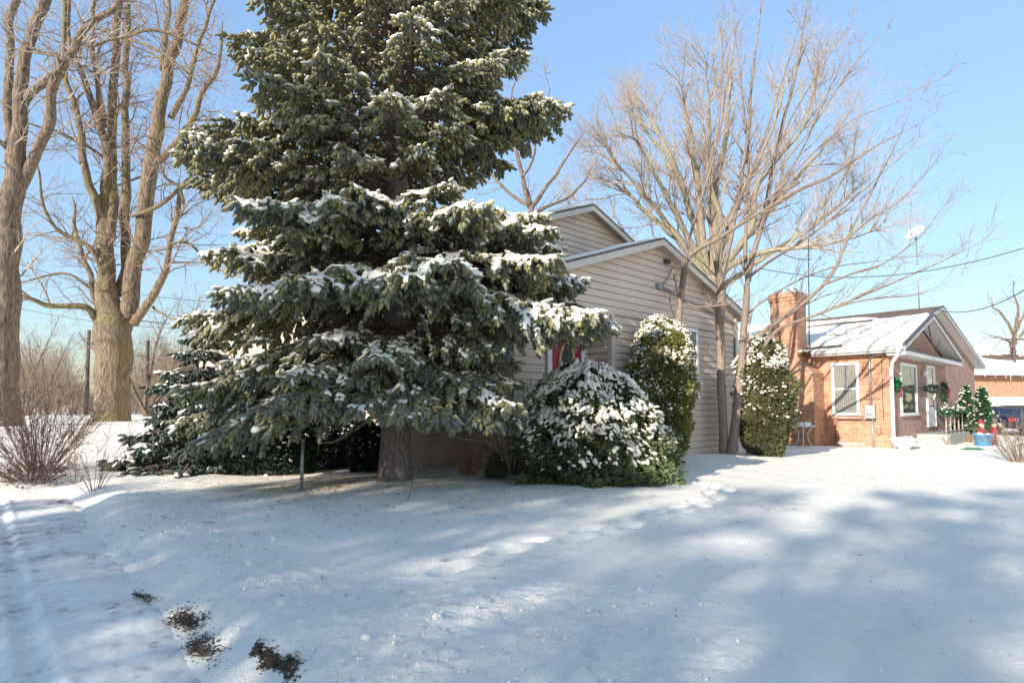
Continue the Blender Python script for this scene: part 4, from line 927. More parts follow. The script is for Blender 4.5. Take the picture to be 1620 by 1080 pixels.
def spruce(name, label, seed, hero=True, fine=True, group=None, small=None, mat='needle'):
    random.seed(seed); rng = np.random.default_rng(seed)
    r = empty(name, (TX, TY, gz(TX, TY) - .05) if hero else (small[0] if small else (0, 0, 0))); tag(r, label, "spruce tree", group)
    B = MB(); tw = Twigs(); SP = []; SA = []; SL_ = []; SB = []
    H = small[1] if small else 15.2; KH = 15.2 / H
    tp = [Vector((0 + .05 * math.sin(z * .6), .03 * math.sin(z), z)) for z in (-.3, .0, .15, .5, 1.5, 3, 5, 7, 9, 12, H)]
    if small: tp = [Vector((0, 0, z)) for z in (-.1, H * .3, H * .7, H)]
    B.tube(tp, [.05, .04, .025, .006] if small else [.36, .31, .275, .25, .235, .215, .18, .15, .12, .06, .01], 20)
    if small: hs = list(np.arange(.25, H - .1, .30))
    elif hero: hs = [1.72, 2.0, 2.42, 3.22, 3.55, 4.0, 4.45, 5.5, 5.95, 6.55, 7.2, 7.75, 8.35, 8.95] + list(np.arange(9.6, H - .3, .62))
    else: hs = list(np.arange(1.0, H - .3, .75))
    specs = []
    for wi, h in enumerate(hs):
        nb = (9 if h < 9.4 else 7) if fine else 6
        if small: nb = 8
        for k in range(nb):
            phi = 2 * math.pi * (k + random.uniform(-.28, .28)) / nb + wi * 1.1
            specs.append((phi, h + random.uniform(-.07, .07), random.uniform(.74, 1.04)))
    if hero:
        # the notable limbs
        specs += [(-math.pi * .62, 5.0, .75), (-math.pi * .3, 5.05, .75), (math.pi, 5.15, 1.0), (math.pi * .93, 4.9, .95), (-math.pi * .9, 5.1, 1.0), (math.pi * 1.15, 4.95, 1.0), (math.pi * .98, 1.75, 1.04), (-math.pi * .96, 1.6, 1.0), (0.02, 3.25, 1.04), (-.25, 3.1, 1.0), (.3, 3.4, 1.02), (math.pi, 3.05, 1.02), (0.1, 6.2, 1.05), (-.2, 6.1, 1.0), (0, 8.3, 1.05), (math.pi * 1.05, 1.8, 1.0),
                  (-math.pi * .5, 1.75, .9), (-math.pi * .35, 1.75, 1.0), (-math.pi * .65, 1.7, 1.0), (-math.pi * .8, 1.6, 1.0), (-math.pi * .2, 1.8, 1.0), (math.pi * .02, 4.3, 1.0), (-.4, 4.2, 1.0), (-1.0, 4.1, 1.0), (-1.6, 4.15, 1.0), (-2.2, 4.1, 1.0), (-math.pi * .42, 3.2, 1.0), (-math.pi * .15, 3.2, 1.0), (-math.pi * .6, 3.3, .95)]
    for phi, h, mul in specs:
        c = math.cos(phi)
        low = max(0, min(1, (5.5 - h) / 4.0)); hm = h + (.15 if h > 5 else .0)
        Lr = np.interp(hm, HT, RR); Ll = np.interp(hm, HT, RL); Fr = .78 * (Lr + Ll) / 2
        if math.sin(phi) < 0: Fr *= .95
        L = (Lr if c > 0 else Ll) * c * c + Fr * (1 - c * c); L *= mul
        if small: L = small[2] * (1 - (h / H)) ** .8 * mul * (1 + .25 * math.sin(phi * 2 + h * 3)); low = .5
        if L < .25: continue
        tier = .5 + .5 * math.sin(h * 3.6 + phi * .7)
        d = Vector((c, math.sin(phi), .12 * (1 - low) + random.uniform(-.08, .08) - .02)).normalized()
        hb = h + .10 * L * low; n = 10; q = [Vector((c * .1, math.sin(phi) * .1, hb))]; e = d.copy()
        for j in range(n):
            f = j / n
            e = (e + Vector((random.gauss(0, .05), random.gauss(0, .05), (-.062 * low - .03) * (1 - f * 1.1) + (.05 if f > .7 else 0)))).normalized(); q.append(q[-1] + e * L / n)
        r0 = .018 + .013 * L; rr = [r0 * (1 - .85 * j / n) for j in range(n + 1)]
        B.tube(q, rr, 6)
        pos = .16 * L; start = .44 if (h > 2 and not small) else .40
        if hero and h < 1.0 and math.sin(phi) < .3 and c > -.2: start = .62
        # side branchlets
        step = .105 if fine else .17
        s = .12 * L
        while s < L * 1.0:
            f = s / L; fi = min(f * n, n - 1e-3); i = int(fi); p = q[i].lerp(q[i + 1], fi - i); t = (q[i + 1] - q[i]).normalized()
            up = Vector((0, 0, 1)); sd_ = t.cross(up).normalized()
            for sg in (-1, 1):
                ll = L * .40 * (math.sin(math.pi * min(1, f * .78 + .16)) ** .8) * random.uniform(.65, 1.15) * (1.06 - f * .5)
                ll = min(ll, 1.35)
                a = rad(random.uniform(42, 62)); roll = random.gauss(-.10, .24)
                e = (t * math.cos(a) + (sd_ * sg * math.cos(roll) + up * math.sin(roll)) * math.sin(a)).normalized()
                m = 5; b = [p]
                for j in range(m):
                    e = (e + Vector((random.gauss(0, .06), random.gauss(0, .06), -.11 - .05 * low))).normalized(); b.append(b[-1] + e * ll / m)
                rb = .004 + .006 * ll
                if f < start:
                    # bare inner twig, needles only towards its end
                    tw.line(b, rb, rb * .4)
                    if random.random() < .55: sprout(tw, b, rb, rb * .4, 0, [(7, .22, 50, -.15, .15)])
                    ns = .68
                else: ns = .14; tw.line(b[:4], rb, rb * .4)
                # shoots on the branchlet
                sp_ = .062 if fine else .21
                cnt = max(2, int(ll * (1 - ns) / sp_) * 2)
                for w in range(cnt):
                    g_ = ns + (1 - ns) * (w + random.random()) / cnt; gi = min(g_ * m, m - 1e-3); ii = int(gi); pp = b[ii].lerp(b[ii + 1], gi - ii); tt = (b[ii + 1] - b[ii]).normalized()
                    s2 = tt.cross(up).normalized() * (1 if w % 2 else -1)
                    aa = rad(random.uniform(25, 60)); ro = random.gauss(-.25, .5)
                    dd = (tt * math.cos(aa) + (s2 * math.cos(ro) + up * math.sin(ro)) * math.sin(aa)).normalized()
                    SP.append(pp[:]); SA.append(dd[:]); SL_.append(random.uniform(.08, .15) * (1.15 - .3 * g_)); SB.append(ro)
                    if random.random() < .30 and f > start: SP.append(pp[:]); SA.append((tt * .35 + Vector((random.gauss(0, .25), random.gauss(0, .25), -1))).normalized()[:]); SL_.append(random.uniform(.09, .17)); SB.append(9)
                SP.append(b[-1][:]); SA.append(e[:]); SL_.append(.13); SB.append(0)
            # hanging curtain twigs on low boughs
            s += step
        SP.append(q[-1][:]); SA.append((q[-1] - q[-2])[:]); SL_.append(.17); SB.append(0)
    # leader
    B.build("trunk", M['spruce_bark'], r, True); tw.build("twigs", M['twigbark'], r)
    SP = np.array(SP); SA = np.array(SA); SL_ = np.array(SL_)
    sc = 1.0 if fine else 1.7
    print("spruce shoots", len(SP))
    V, Fc = needle_shoots(SP, SA, SL_ * sc, np.full(len(SP), .034 * sc) * rng.uniform(.85, 1.15, len(SP)), 18 if fine else 5)
    npmesh("foliage", V, Fc, M[mat], r)
    # snow where the crown is open to the sky
    A = SA / np.linalg.norm(SA, axis=1, keepdims=True)
    cell = .11; key = (np.floor((SP[:, 0] + 8) / cell) * 1000 + np.floor((SP[:, 1] + 8) / cell)).astype(int)
    top = {}
    for k, z in zip(key, SP[:, 2]):
        if z > top.get(k, -9): top[k] = z
    below = np.array([top[k] for k in key]) - SP[:, 2]
    cl = np.array([mnoise.noise(Vector(p) * 1.1) for p in SP])
    # nearest neighbour above inside a hand's breadth: count shoots in the finer cells above
    c2 = .12; kk = {}
    ijk = np.floor((SP + 10) / c2).astype(int); occ = set(map(tuple, ijk))
    clear = np.array([((i, j, k + 2) not in occ) and ((i, j, k + 3) not in occ) and (((i, j, k + 1) not in occ) or (i + j + k) % 3 == 0) for i, j, k in ijk])
    hz = SP[:, 2]; amt = np.interp(hz, [.5, 1.5, 3, 4.2, 4.8, 6, 9], [.35, .65, 1.7, 1.9, .85, .62, .5])
    if small: amt = amt * 0 + .5
    right = np.clip(.5 + SP[:, 0] * .16, .2, 1.0); side = np.where(hz < 4.9, .55 + .45 * right, right + .15)
    open_ = np.where(below < .25, 1.0, np.where(below < 3.0, .75, .55))
    cl2 = np.array([mnoise.noise(Vector(p) * 3.1 + Vector((4, 4, 4))) for p in SP])
    pr = clear * amt * side * open_ * np.clip(.5 + (cl + cl2) * 2.6, .04, 1.7)
    pr *= (np.abs(A[:, 2]) < .8)
    keep = rng.uniform(0, 1, len(SP)) < pr
    sp = SP[keep]; sa = A[keep]; sl_ = SL_[keep]; n = len(sp); sa[:, 2] *= .7
    big = rng.uniform(0, 1, n)
    sz = np.stack([sl_ * .58 * rng.uniform(.6, 1.3, n), rng.uniform(.022, .044, n) * (1 + 1.2 * (big > .88)), rng.uniform(.012, .020, n) * (1 + .8 * (big > .88))], 1)
    pos = sp + sa * (sl_ * .5)[:, None] + np.array([0, 0, .026])
    V, Fc = blobs(pos, sa, sz, .38)
    npmesh("snow_caps", V, Fc, M['snow'], r, True)
    if fine and not small:
        # continuous pads of snow lying along the boughs
        cs = .05; fl = np.abs(A[:, 2]) < .75; mp_ = SP[fl] + A[fl] * (SL_[fl] * .5)[:, None]
        cols = {}
        for (x, y, z) in mp_:
            i0, j0 = int(math.floor(x / cs)), int(math.floor(y / cs))
            for di, dj in ((0, 0), (1, 0), (-1, 0), (0, 1), (0, -1)): cols.setdefault((i0 + di, j0 + dj), []).append(z - (.012 if di or dj else 0))
        nodes = {}
        for (i0, j0), zs in cols.items():
            zs.sort(reverse=True); last = None; ly = []
            for z in zs:
                if last is None or last - z > .42: ly.append(z); last = z
                else: last = min(last, z) if last - z < .1 else last
            nodes[(i0, j0)] = ly
        def pick(i0, j0, z):
            for q in nodes.get((i0, j0), ()):
                if abs(q - z) < .11: return q
            return None
        vid = {}; PV = []; FQ = []
        def ok(x, y, z):
            v = Vector((x, y, z)); b_ = float(np.interp(z, [.5, 1.5, 2.6, 3.4, 4.4, 4.9, 6, 9], [-.34, -.18, .02, .17, .17, -.14, -.2, -.24]))
            return mnoise.noise(v * 1.6) * .55 + mnoise.noise(v * 5.5) * .45 + mnoise.noise(v * 14) * .3 + b_ + .035 * max(-2.5, min(3, x)) > .05
        def vert(i0, j0, z):
            key = (i0, j0, round(z, 4))
            if key not in vid:
                ns = [q for q in (pick(i0 + a_, j0 + b_, z) for a_ in (-1, 0, 1) for b_ in (-1, 0, 1)) if q is not None]
                vid[key] = len(PV); PV.append(((i0 + .5) * cs, (j0 + .5) * cs, .5 * z + .5 * sum(ns) / len(ns) + .030 + .012 * mnoise.noise(Vector((i0 * .9, j0 * .9, z * 9)))))
            return vid[key]
        for (i0, j0), ly in nodes.items():
            for z in ly:
                q = [z]; good = ok(i0 * cs, j0 * cs, z)
                if not good: continue
                for di, dj in ((1, 0), (1, 1), (0, 1)):
                    w = pick(i0 + di, j0 + dj, z)
                    if w is None: good = False; break
                    q.append(w)
                if good: FQ.append((vert(i0, j0, q[0]), vert(i0 + 1, j0, q[1]), vert(i0 + 1, j0 + 1, q[2]), vert(i0, j0 + 1, q[3])))
        ob = npmesh("snow_pads", np.array(PV), np.array(FQ), M['snow'], r, True); sm = ob.modifiers.new("thick", 'SOLIDIFY'); sm.thickness = .022; sm.offset = -1
        print("snow", n, "pads", len(FQ))
    return r
SPR = spruce("blue_spruce", "huge snow dusted blue spruce filling the middle of the yard", 4)
g = P(318, 745, 11.8)
spruce("small_spruce", "low dark evergreen with snowy tiers behind the lower left of the big spruce", 6, hero=False, small=((g.x, g.y, gz(g.x, g.y)), 3.1, 1.65), mat='dfir')
# ------------------------------------------------------------------ evergreen shrubs
def sprays(pos, nrm, up, L, mat, name, parent, fan=5, wid=.16, droop=0.0):
    """flat sprays of scale leaves: each a small fan of narrow leaflets"""
    n = len(pos)
    A = nrm + up + RNG.normal(0, .35, (n, 3)); A, S, N = frames(A)
    rot = RNG.uniform(0, 2 * math.pi, (n, 1)); S2 = S * np.cos(rot) + N * np.sin(rot)
    Vs = []
    for k in range(fan):
        a = (k - (fan - 1) / 2) * .42 + RNG.normal(0, .12, (n, 1)); d = A * np.cos(a) + S2 * np.sin(a); d[:, 2] -= droop * RNG.uniform(.3, 1, n)
        w = np.cross(d, RNG.normal(0, 1, (n, 3))); w /= np.linalg.norm(w, axis=1, keepdims=True) + 1e-9
        ll = (L * RNG.uniform(.6, 1.1, n))[:, None]
        Vs.append(np.stack([pos, pos + d * ll * .45 + w * ll * wid, pos + d * ll, pos + d * ll * .45 - w * ll * wid], 1))
    V = np.concatenate(Vs, 1).reshape(-1, 3); Fc = np.arange(len(V)).reshape(-1, 4)
    return npmesh(name, V, Fc, mat, parent)
def evergreen(name, label, c, prof, rx, ry, nsp, L, mat, snow, seed, up=.6, lump=.18, group=None, cat='shrub', snowz=None, droop=0, shear=(0, 0), blob=(.026, .021, .012)):
    """prof: list of (height, relative radius)"""
    global RNG
    RNG = np.random.default_rng(seed); random.seed(seed)
    r = empty(name, c); tag(r, label, cat, group)
    H = prof[-1][0]; hz = [p[0] for p in prof]; hr = [p[1] for p in prof]
    n = nsp; z = H * RNG.uniform(0, 1, n) ** .9; a = RNG.uniform(0, 2 * math.pi, n)
    R = np.interp(z, hz, hr); keep = RNG.uniform(0, 1, n) < (R / max(hr)) * .85 + .15; z, a, R = z[keep], a[keep], R[keep]; n = len(z)
    lum = np.array([mnoise.noise(Vector((math.cos(t) * 1.8 + seed, math.sin(t) * 1.8, q * 2.0))) + .5 * mnoise.noise(Vector((math.cos(t) * 5 + seed, math.sin(t) * 5, q * 5))) for t, q in zip(a, z)])
    dep = RNG.uniform(0, 1, n) ** 2.2 * .35
    rr = R * (1 + lump * lum) * (1 - dep)
    dz = .12 * lum
    pos = np.stack([np.cos(a) * rr * rx + shear[0] * (z / H), np.sin(a) * rr * ry + shear[1] * (z / H), np.maximum(z + dz * (z / H), .02)], 1)
    slope = np.gradient(np.array([np.interp(t, hz, hr) for t in np.linspace(0, H, 60)]), H / 59); sl_ = np.interp(z, np.linspace(0, H, 60), slope)
    nr = np.stack([np.cos(a), np.sin(a), -sl_ * max(rx, ry)], 1); nr /= np.linalg.norm(nr, axis=1, keepdims=True)
    sprays(pos, nr, np.array([0, 0, up]), np.full(n, L), mat, "foliage", r, droop=droop)
    # stems
    mb = MB()
    for k in range(7):
        t = random.uniform(0, 6.28); q = [Vector((0, 0, -.05))]
        for j in range(4): f = (j + 1) / 4; q.append(Vector((math.cos(t) * rx * .45 * f * np.interp(H * f * .8, hz, hr) + random.gauss(0, .03), math.sin(t) * ry * .45 * f * np.interp(H * f * .8, hz, hr), H * .8 * f)))
        mb.tube(q, [.035, .03, .022, .015, .008], 6)
    mb.build("stems", M['twigbark'], r, True)
    # snow lumps where sprays face the sky
    msk = np.array([mnoise.noise(Vector(p) * 3.2 + Vector((seed, 0, 0))) for p in pos]); face = np.clip(nr[:, 2] * 1.1 + .35, .04, 1)
    hf = np.interp(pos[:, 2], *snowz) if snowz else 1
    pk = (RNG.uniform(0, 1, n) < snow * face * hf * np.clip(.55 + msk * 2.4, .03, 1.5)) & (dep < .14)
    p = pos[pk] + nr[pk] * L * .5 + np.array([0, 0, L * .35]); m = len(p)
    ax = nr[pk] * [1, 1, .2] + np.array([0, 0, -.25 - droop]) + RNG.normal(0, .35, (m, 3)); s = RNG.uniform(.6, 1.3, (m, 1)) * np.array(blob); big = RNG.uniform(0, 1, m) > .85; s[big] *= 2.0
    V, Fc = blobs(p, ax, s, .36); npmesh("snow_caps", V, Fc, M['snow'], r, True)
    return r
g = P(948, 765, 10.55); g.z = gz(g.x, g.y) - .03
evergreen("juniper_bush", "large snow covered dark green bush drooping in front of the red door", g, [(0, .93), (.3, 1.0), (.8, 1.0), (1.1, .86), (1.45, .74), (1.8, .55), (2.0, .34), (2.14, .08)], 1.28, .95, 15000, .11, M['juniper'], 3.2, 61, up=.25, lump=.5, shear=(-.32, .1),
          snowz=([0, .35, .7, 1.2, 2.3], [.0, .10, .45, 1.3, 1.5]), droop=.5, blob=(.045, .027, .015))
g = P(1046, 742, 12.9); g.z = gz(g.x, g.y) - .03
evergreen("arborvitae", "snow speckled arborvitae tinted as if sunlit under the gable window", g, [(0, .35), (.35, .62), (.9, .9), (1.6, 1.0), (2.4, .95), (2.9, .72), (3.15, .45), (3.32, .05)], .73, .68, 14000, .085, M['arbor'], 1.0, 62, up=.9, lump=.38,
          snowz=([0, 1.2, 2.2, 3.4], [.15, .5, 1.0, 1.6]), group="arborvitaes by the gable wall")
g = P(1212, 733, 15.0); g.z = gz(g.x, g.y) - .03
evergreen("arborvitae", "dark olive arborvitae with snowy top beyond the house corner", g, [(0, .42), (.3, .72), (.8, .95), (1.6, 1.0), (2.3, .9), (2.8, .66), (3.05, .4), (3.2, .05)], .70, .68, 14000, .085, M['arbor2'], .9, 63, up=.9, lump=.34,
          snowz=([0, 1.0, 2.0, 3.3], [.12, .35, .8, 1.7]), group="arborvitaes by the gable wall")
g = P(418, 752, 11.6); g.z = gz(g.x, g.y) - .03
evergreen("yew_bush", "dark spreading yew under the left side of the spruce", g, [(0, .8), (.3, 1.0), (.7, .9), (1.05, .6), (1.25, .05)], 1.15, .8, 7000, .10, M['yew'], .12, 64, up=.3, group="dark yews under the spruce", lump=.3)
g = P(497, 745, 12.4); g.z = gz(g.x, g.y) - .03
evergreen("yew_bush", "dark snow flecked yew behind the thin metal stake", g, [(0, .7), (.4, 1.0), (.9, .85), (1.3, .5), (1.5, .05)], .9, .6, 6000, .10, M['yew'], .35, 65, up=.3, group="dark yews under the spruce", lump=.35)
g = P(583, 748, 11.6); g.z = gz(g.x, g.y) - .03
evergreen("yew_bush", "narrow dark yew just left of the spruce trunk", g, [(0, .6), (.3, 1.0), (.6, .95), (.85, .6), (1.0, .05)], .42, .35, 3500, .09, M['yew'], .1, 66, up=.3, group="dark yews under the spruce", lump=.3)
g = P(784, 752, 10.9); g.z = gz(g.x, g.y) - .03
evergreen("small_evergreen", "knee high green seedling beside the sunlit twig clump", g, [(0, .6), (.2, 1.0), (.35, .5), (.45, .05)], .2, .2, 600, .07, M['juniper'], .05, 67, up=.4)

# thin stake
r = empty("stake", P(477, 778, 8.9)); r.location.z = gz(r.location.x, r.location.y) - .1; tag(r, "thin pale metal stake in the snow left of the spruce trunk", "stake")
MB().tube([(0, 0, 0), (.0, 0, .5), (.01, 0, .86)], [.026, .026, .025], 10).build("post", M['metal'], r, True)
MB().tube([(.01, 0, .84), (.01, 0, .872)], [.031, .024], 10).build("post_cap", M['metal'], r, True)
# dead fallen branch behind the trunk, log
def stickobj(name, label, pts, rr, mat, cat, cfg=None, seed=1, **k):
    random.seed(seed); o = pts[0].copy(); q = [p - o for p in pts]; q, rr = smooth_pl(q, rr, 3)
    r = empty(name, o); tag(r, label, cat, **k); MB().tube(q, rr, 8).build("branch", mat, r, True)
    if cfg: tw = Twigs(); sprout(tw, q, rr[0], rr[-1], 0, cfg); tw.build("twigs", mat, r)
    return r
stickobj("dead_branch", "bare grey dead bough slanting down right of the spruce trunk", [P(655, 655, 9.9), P(690, 680, 10.0), (P(725, 692, 10.1)), P(790, 702, 10.3)], [.05, .045, .04, .02], M['spruce_bark'], "branch", [(5, .6, 60, -.12, .16), (5, .3, 50, -.05, .2)], 71)
stickobj("dead_branch", "bare brown dead bough slanting down left of the spruce trunk", [P(590, 660, 9.9), P(560, 680, 10.2), (P(530, 698, 10.5)), P(505, 700, 10.8)], [.03, .028, .025, .012], M['spruce_bark'], "branch", [(4, .4, 60, -.05, .16)], 72)
stickobj("twig", "single thin dark twig standing in the snow beside the trunk", [P(636, 812, 8.0), P(645, 790, 8.0), P(655, 760, 8.0), P(660, 735, 8.0)], [.006, .006, .005, .003], M['twigbark'], "twig", [(4, .12, 50, 0, .2)], 73)

# ------------------------------------------------------------------ things by the brick house
def inb(t, s, z=0):
    return Vector((BC[0] + UU[0] * t + VV[0] * s, BC[1] + UU[1] * t + VV[1] * s, z))
def thing(name, label, cat, loc, rz=RZ, group=None):
    r = empty(name, loc, rz); tag(r, label, cat, group); return r
urn = thing("planter_urn", "white ribbed stone planter bowl at the brick house corner", "planter", P(1430, 713, 17.7), 0)
urn.scale = (.82, .82, .82)
MB().lathe((0, 0, 0), [(.20, 0), (.22, .06), (.16, .10), (.30, .20), (.40, .32), (.42, .40), (.46, .42), (.46, .48), (.40, .48), (.38, .42)], 24).build("bowl", M['trim'], urn, True)
V, Fc = blobs(RNG.uniform(-.22, .22, (14, 3)) * [1, 1, .1] + [0, 0, .46], RNG.normal(0, 1, (14, 3)), np.full((14, 3), .12) * [1, 1, .4]); npmesh("snow_heap", V, Fc, M['snow'], urn, True)
# bistro table
bt = thing("bistro_table", "small white wire table heaped with snow beside the chimney", "table", inb(-1.5, 2.1, gz(*inb(-1.5, 2.1)[:2])))
MB().lathe((0, 0, .68), [(.0, 0), (.36, 0), (.37, .02), (.36, .03), (0, .035)], 20).build("table_top", M['trim'], bt, True)
for k in range(4):
    a = k * math.pi / 2 + .4; m = MB(); m.tube([(math.cos(a) * .3, math.sin(a) * .3, 0), (math.cos(a) * .16, math.sin(a) * .16, .2), (math.cos(a) * .12, math.sin(a) * .12, .45), (math.cos(a) * .3, math.sin(a) * .3, .68)], .012, 6); m.build("leg", M['trim'], bt, True)
V, Fc = blobs(RNG.uniform(-.2, .2, (14, 3)) * [1, 1, .05] + [0, 0, .74], RNG.normal(0, 1, (14, 3)), np.full((14, 3), .1) * [1, 1, .5]); npmesh("snow_heap", V, Fc, M['snow'], bt, True)
green = simple("artificial_garland", (.03, .09, .035), .7, var=.4, scale=20); redm = simple("red_ribbon", (.28, .02, .02), .5, var=.2)
brightgreen = simple("bright_green_ribbon", (.02, .22, .07), .5, var=.3)
def tuft(n, rad_, c, flat=(1, 1, 1), L=.09, mat=None, name="greenery", parent=None):
    p = RNG.normal(0, 1, (n, 3)); p /= np.linalg.norm(p, axis=1, keepdims=True); q = p * rad_ * RNG.uniform(.4, 1, (n, 1)) * np.array(flat) + np.array(c)
    return sprays(q, p, np.zeros(3), np.full(n, L), mat or green, name, parent, fan=4)
# wreath on the side wall of the bump-out, left of the picture window
def wreath(loc, label, R, bow, dx, mat):
    w = thing("wreath", label, "wreath", loc, group="wreaths on the brick house")
    m = []; N = 260; a = RNG.uniform(0, 6.283, N); q = np.stack([np.cos(a) * R, RNG.uniform(-.05, .03, N), np.sin(a) * R], 1) + RNG.normal(0, R * .13, (N, 3)) * [1, .4, 1]
    sprays(q, RNG.normal(0, 1, (N, 3)) * [1, .5, 1], np.array([0, -.3, 0]), np.full(N, .11), mat, "greenery", w, fan=4)
    b = MB(); x, z = bow
    for s in (-1, 1): b.tube([(x, -.09, z), (x + .10 * s, -.11, z + .09), (x + .17 * s, -.10, z + .02), (x, -.09, z)], [.02, .035, .035, .02], 8); b.tube([(x, -.09, z), (x + .05 * s, -.09, z - .12), (x + .08 * s, -.08, z - .26)], [.02, .03, .035], 6)
    b.build("bow", redm, w, True); w.scale = (.85,) * 3; return w
wreath(inb(.62, -.06, 2.02), "bright green wreath with red bow left of the picture window", .20, (.0, -.2), 0, brightgreen)
wreath(inb(6.9, -.06, 1.86), "dark wreath with a red bow between the two white doors", .42, (.42, .05), 0, green)
hb = thing("hanging_basket", "dark hanging basket of dried plants between window and door", "basket", inb(3.75, -.35, 1.9))
MB().lathe((0, 0, -.12), [(.05, 0), (.2, .06), (.26, .14), (.24, .15)], 16).build("bowl", M['darkmetal'], hb, True)
tuft(160, .28, (0, 0, .05), (1, 1, .4), .1, M['yew'], "dried_plant", hb)
w = MB()
for k in range(3): a = k * 2.1; w.tube([(math.cos(a) * .25, math.sin(a) * .25, .03), (0, 0, .62)], .006, 5)
w.tube([(0, 0, .62), (0, .02, .96)], .006, 5); w.build("hanger", M['metal'], hb)
wl_ = thing("wall_lantern", "small white lantern beside the narrow front door", "lamp", inb(3.95, -.08, 2.52))
MB().lathe((0, 0, -.12), [(.03, 0), (.07, .03), (.09, .18), (.03, .24)], 8).build("lamp_shade", M['trim'], wl_, True); MB().box(-.02, .02, -.0, .075, .0, .04).build("bracket", M['darkmetal'], wl_)
gar = thing("garland", "evergreen garland draped along the porch railing", "garland", inb(3.15, -.8, 1.18))
N = 900; x = RNG.uniform(-.6, 4.6, N); q = np.stack([x, RNG.normal(0, .05, N), RNG.normal(0, .05, N) - .05 * np.abs(np.sin(x * 3.2))], 1)
sprays(q, RNG.normal(0, 1, (N, 3)), np.zeros(3), np.full(N, .11), green, "greenery", gar, fan=4)
V, Fc = blobs(q[:120] + [0, -.02, .08], RNG.normal(0, 1, (120, 3)), np.full((120, 3), .03) * [1.4, 1, .6]); npmesh("snow_caps", V, Fc, M['snow'], gar, True)
# two decorated artificial trees
def xmas(loc, label, h, seed):
    global RNG
    RNG = np.random.default_rng(seed); t = thing("christmas_tree", label, "christmas tree", loc, group="decorated christmas trees by the porch")
    N = 1500; z = RNG.uniform(.15, 1, N) ** .9; R = (1.03 - z) * .52 * (1 + .25 * np.sin(z * 30)); a = RNG.uniform(0, 6.283, N); q = np.stack([np.cos(a) * R, np.sin(a) * R, z * h], 1); nr = np.stack([np.cos(a), np.sin(a), .2 + 0 * a], 1)
    sprays(q * [.9, .9, 1], nr, np.zeros(3), np.full(N, .14), green, "foliage", t, fan=5, droop=.2)
    MB().tube([(0, 0, 0), (0, 0, h * .95)], [.03, .01], 8).build("trunk", M['twigbark'], t)
    for nm, m_, cnt, s in (("red_baubles", redm, 16, .03), ("snow_caps", M['snow'], 60, .04), ("gold_baubles", M['brass'], 16, .035)):
        i = RNG.choice(N, cnt, replace=False); V, Fc = blobs(q[i] + nr[i] * .08 + [0, 0, .04], RNG.normal(0, 1, (cnt, 3)) * [1, 1, .2], np.full((cnt, 3), s) * ([1.4, 1, .5] if m_ is M['snow'] else [1, 1, 1]), .1); npmesh(nm, V, Fc, m_, t, True)
    return t
p = P(1531, 700, 22.0); xmas(Vector((p.x, p.y, .0)), "decorated christmas tree nearest the porch wall", 2.05, 81)
p = P(1556, 700, 21.4); xmas(Vector((p.x, p.y, .0)), "decorated christmas tree behind the blue tub", 2.0, 82)
p = P(1556, 709, 19.2)
tub = thing("plastic_tub", "light blue plastic tub standing on the snow", "tub", Vector((p.x, p.y, gz(p.x, p.y) - .02)))
blue = simple("blue_plastic", (.12, .38, .62), .4, var=.08)
MB().lathe((0, 0, 0), [(.26, 0), (.34, .38), (.37, .38), (.37, .42), (.32, .42), (.30, .36), (.25, .04)], 24, 1.0, .8).build("bucket", blue, tub, True)
V, Fc = blobs(RNG.uniform(-.2, .2, (14, 3)) * [1, .8, .1] + [0, 0, .36], RNG.normal(0, 1, (14, 3)), np.full((14, 3), .1) * [1, 1, .5]); npmesh("snow_heap", V, Fc, M['snow'], tub, True)
p = P(1540, 716, 17.6)
gh = thing("crumpled_tarp", "crumpled bright green cloth lying on the sunlit snow", "cloth", Vector((p.x, p.y, gz(p.x, p.y))))
xs = np.linspace(-.5, .5, 30); ys = np.linspace(-.3, .3, 18); X, Y = np.meshgrid(xs, ys); rr_ = (X / .5) ** 2 + (Y / .3) ** 2
Z = .06 * np.clip(1 - rr_, -.1, 1) + .05 * fbm(X * 7, Y * 7, 3, 7) * np.clip(1.2 - rr_, 0, 1); idx = np.arange(X.size).reshape(X.shape); Fq = np.stack([idx[:-1, :-1], idx[:-1, 1:], idx[1:, 1:], idx[1:, :-1]], -1).reshape(-1, 4)
Fq = Fq[(rr_.ravel()[Fq] < 1.05 + .0 * 1).all(1)]; o = npmesh("cloth", np.stack([X, Y, Z], -1).reshape(-1, 3), Fq, brightgreen, gh, True); sm = o.modifiers.new("t", 'SOLIDIFY'); sm.thickness = .01
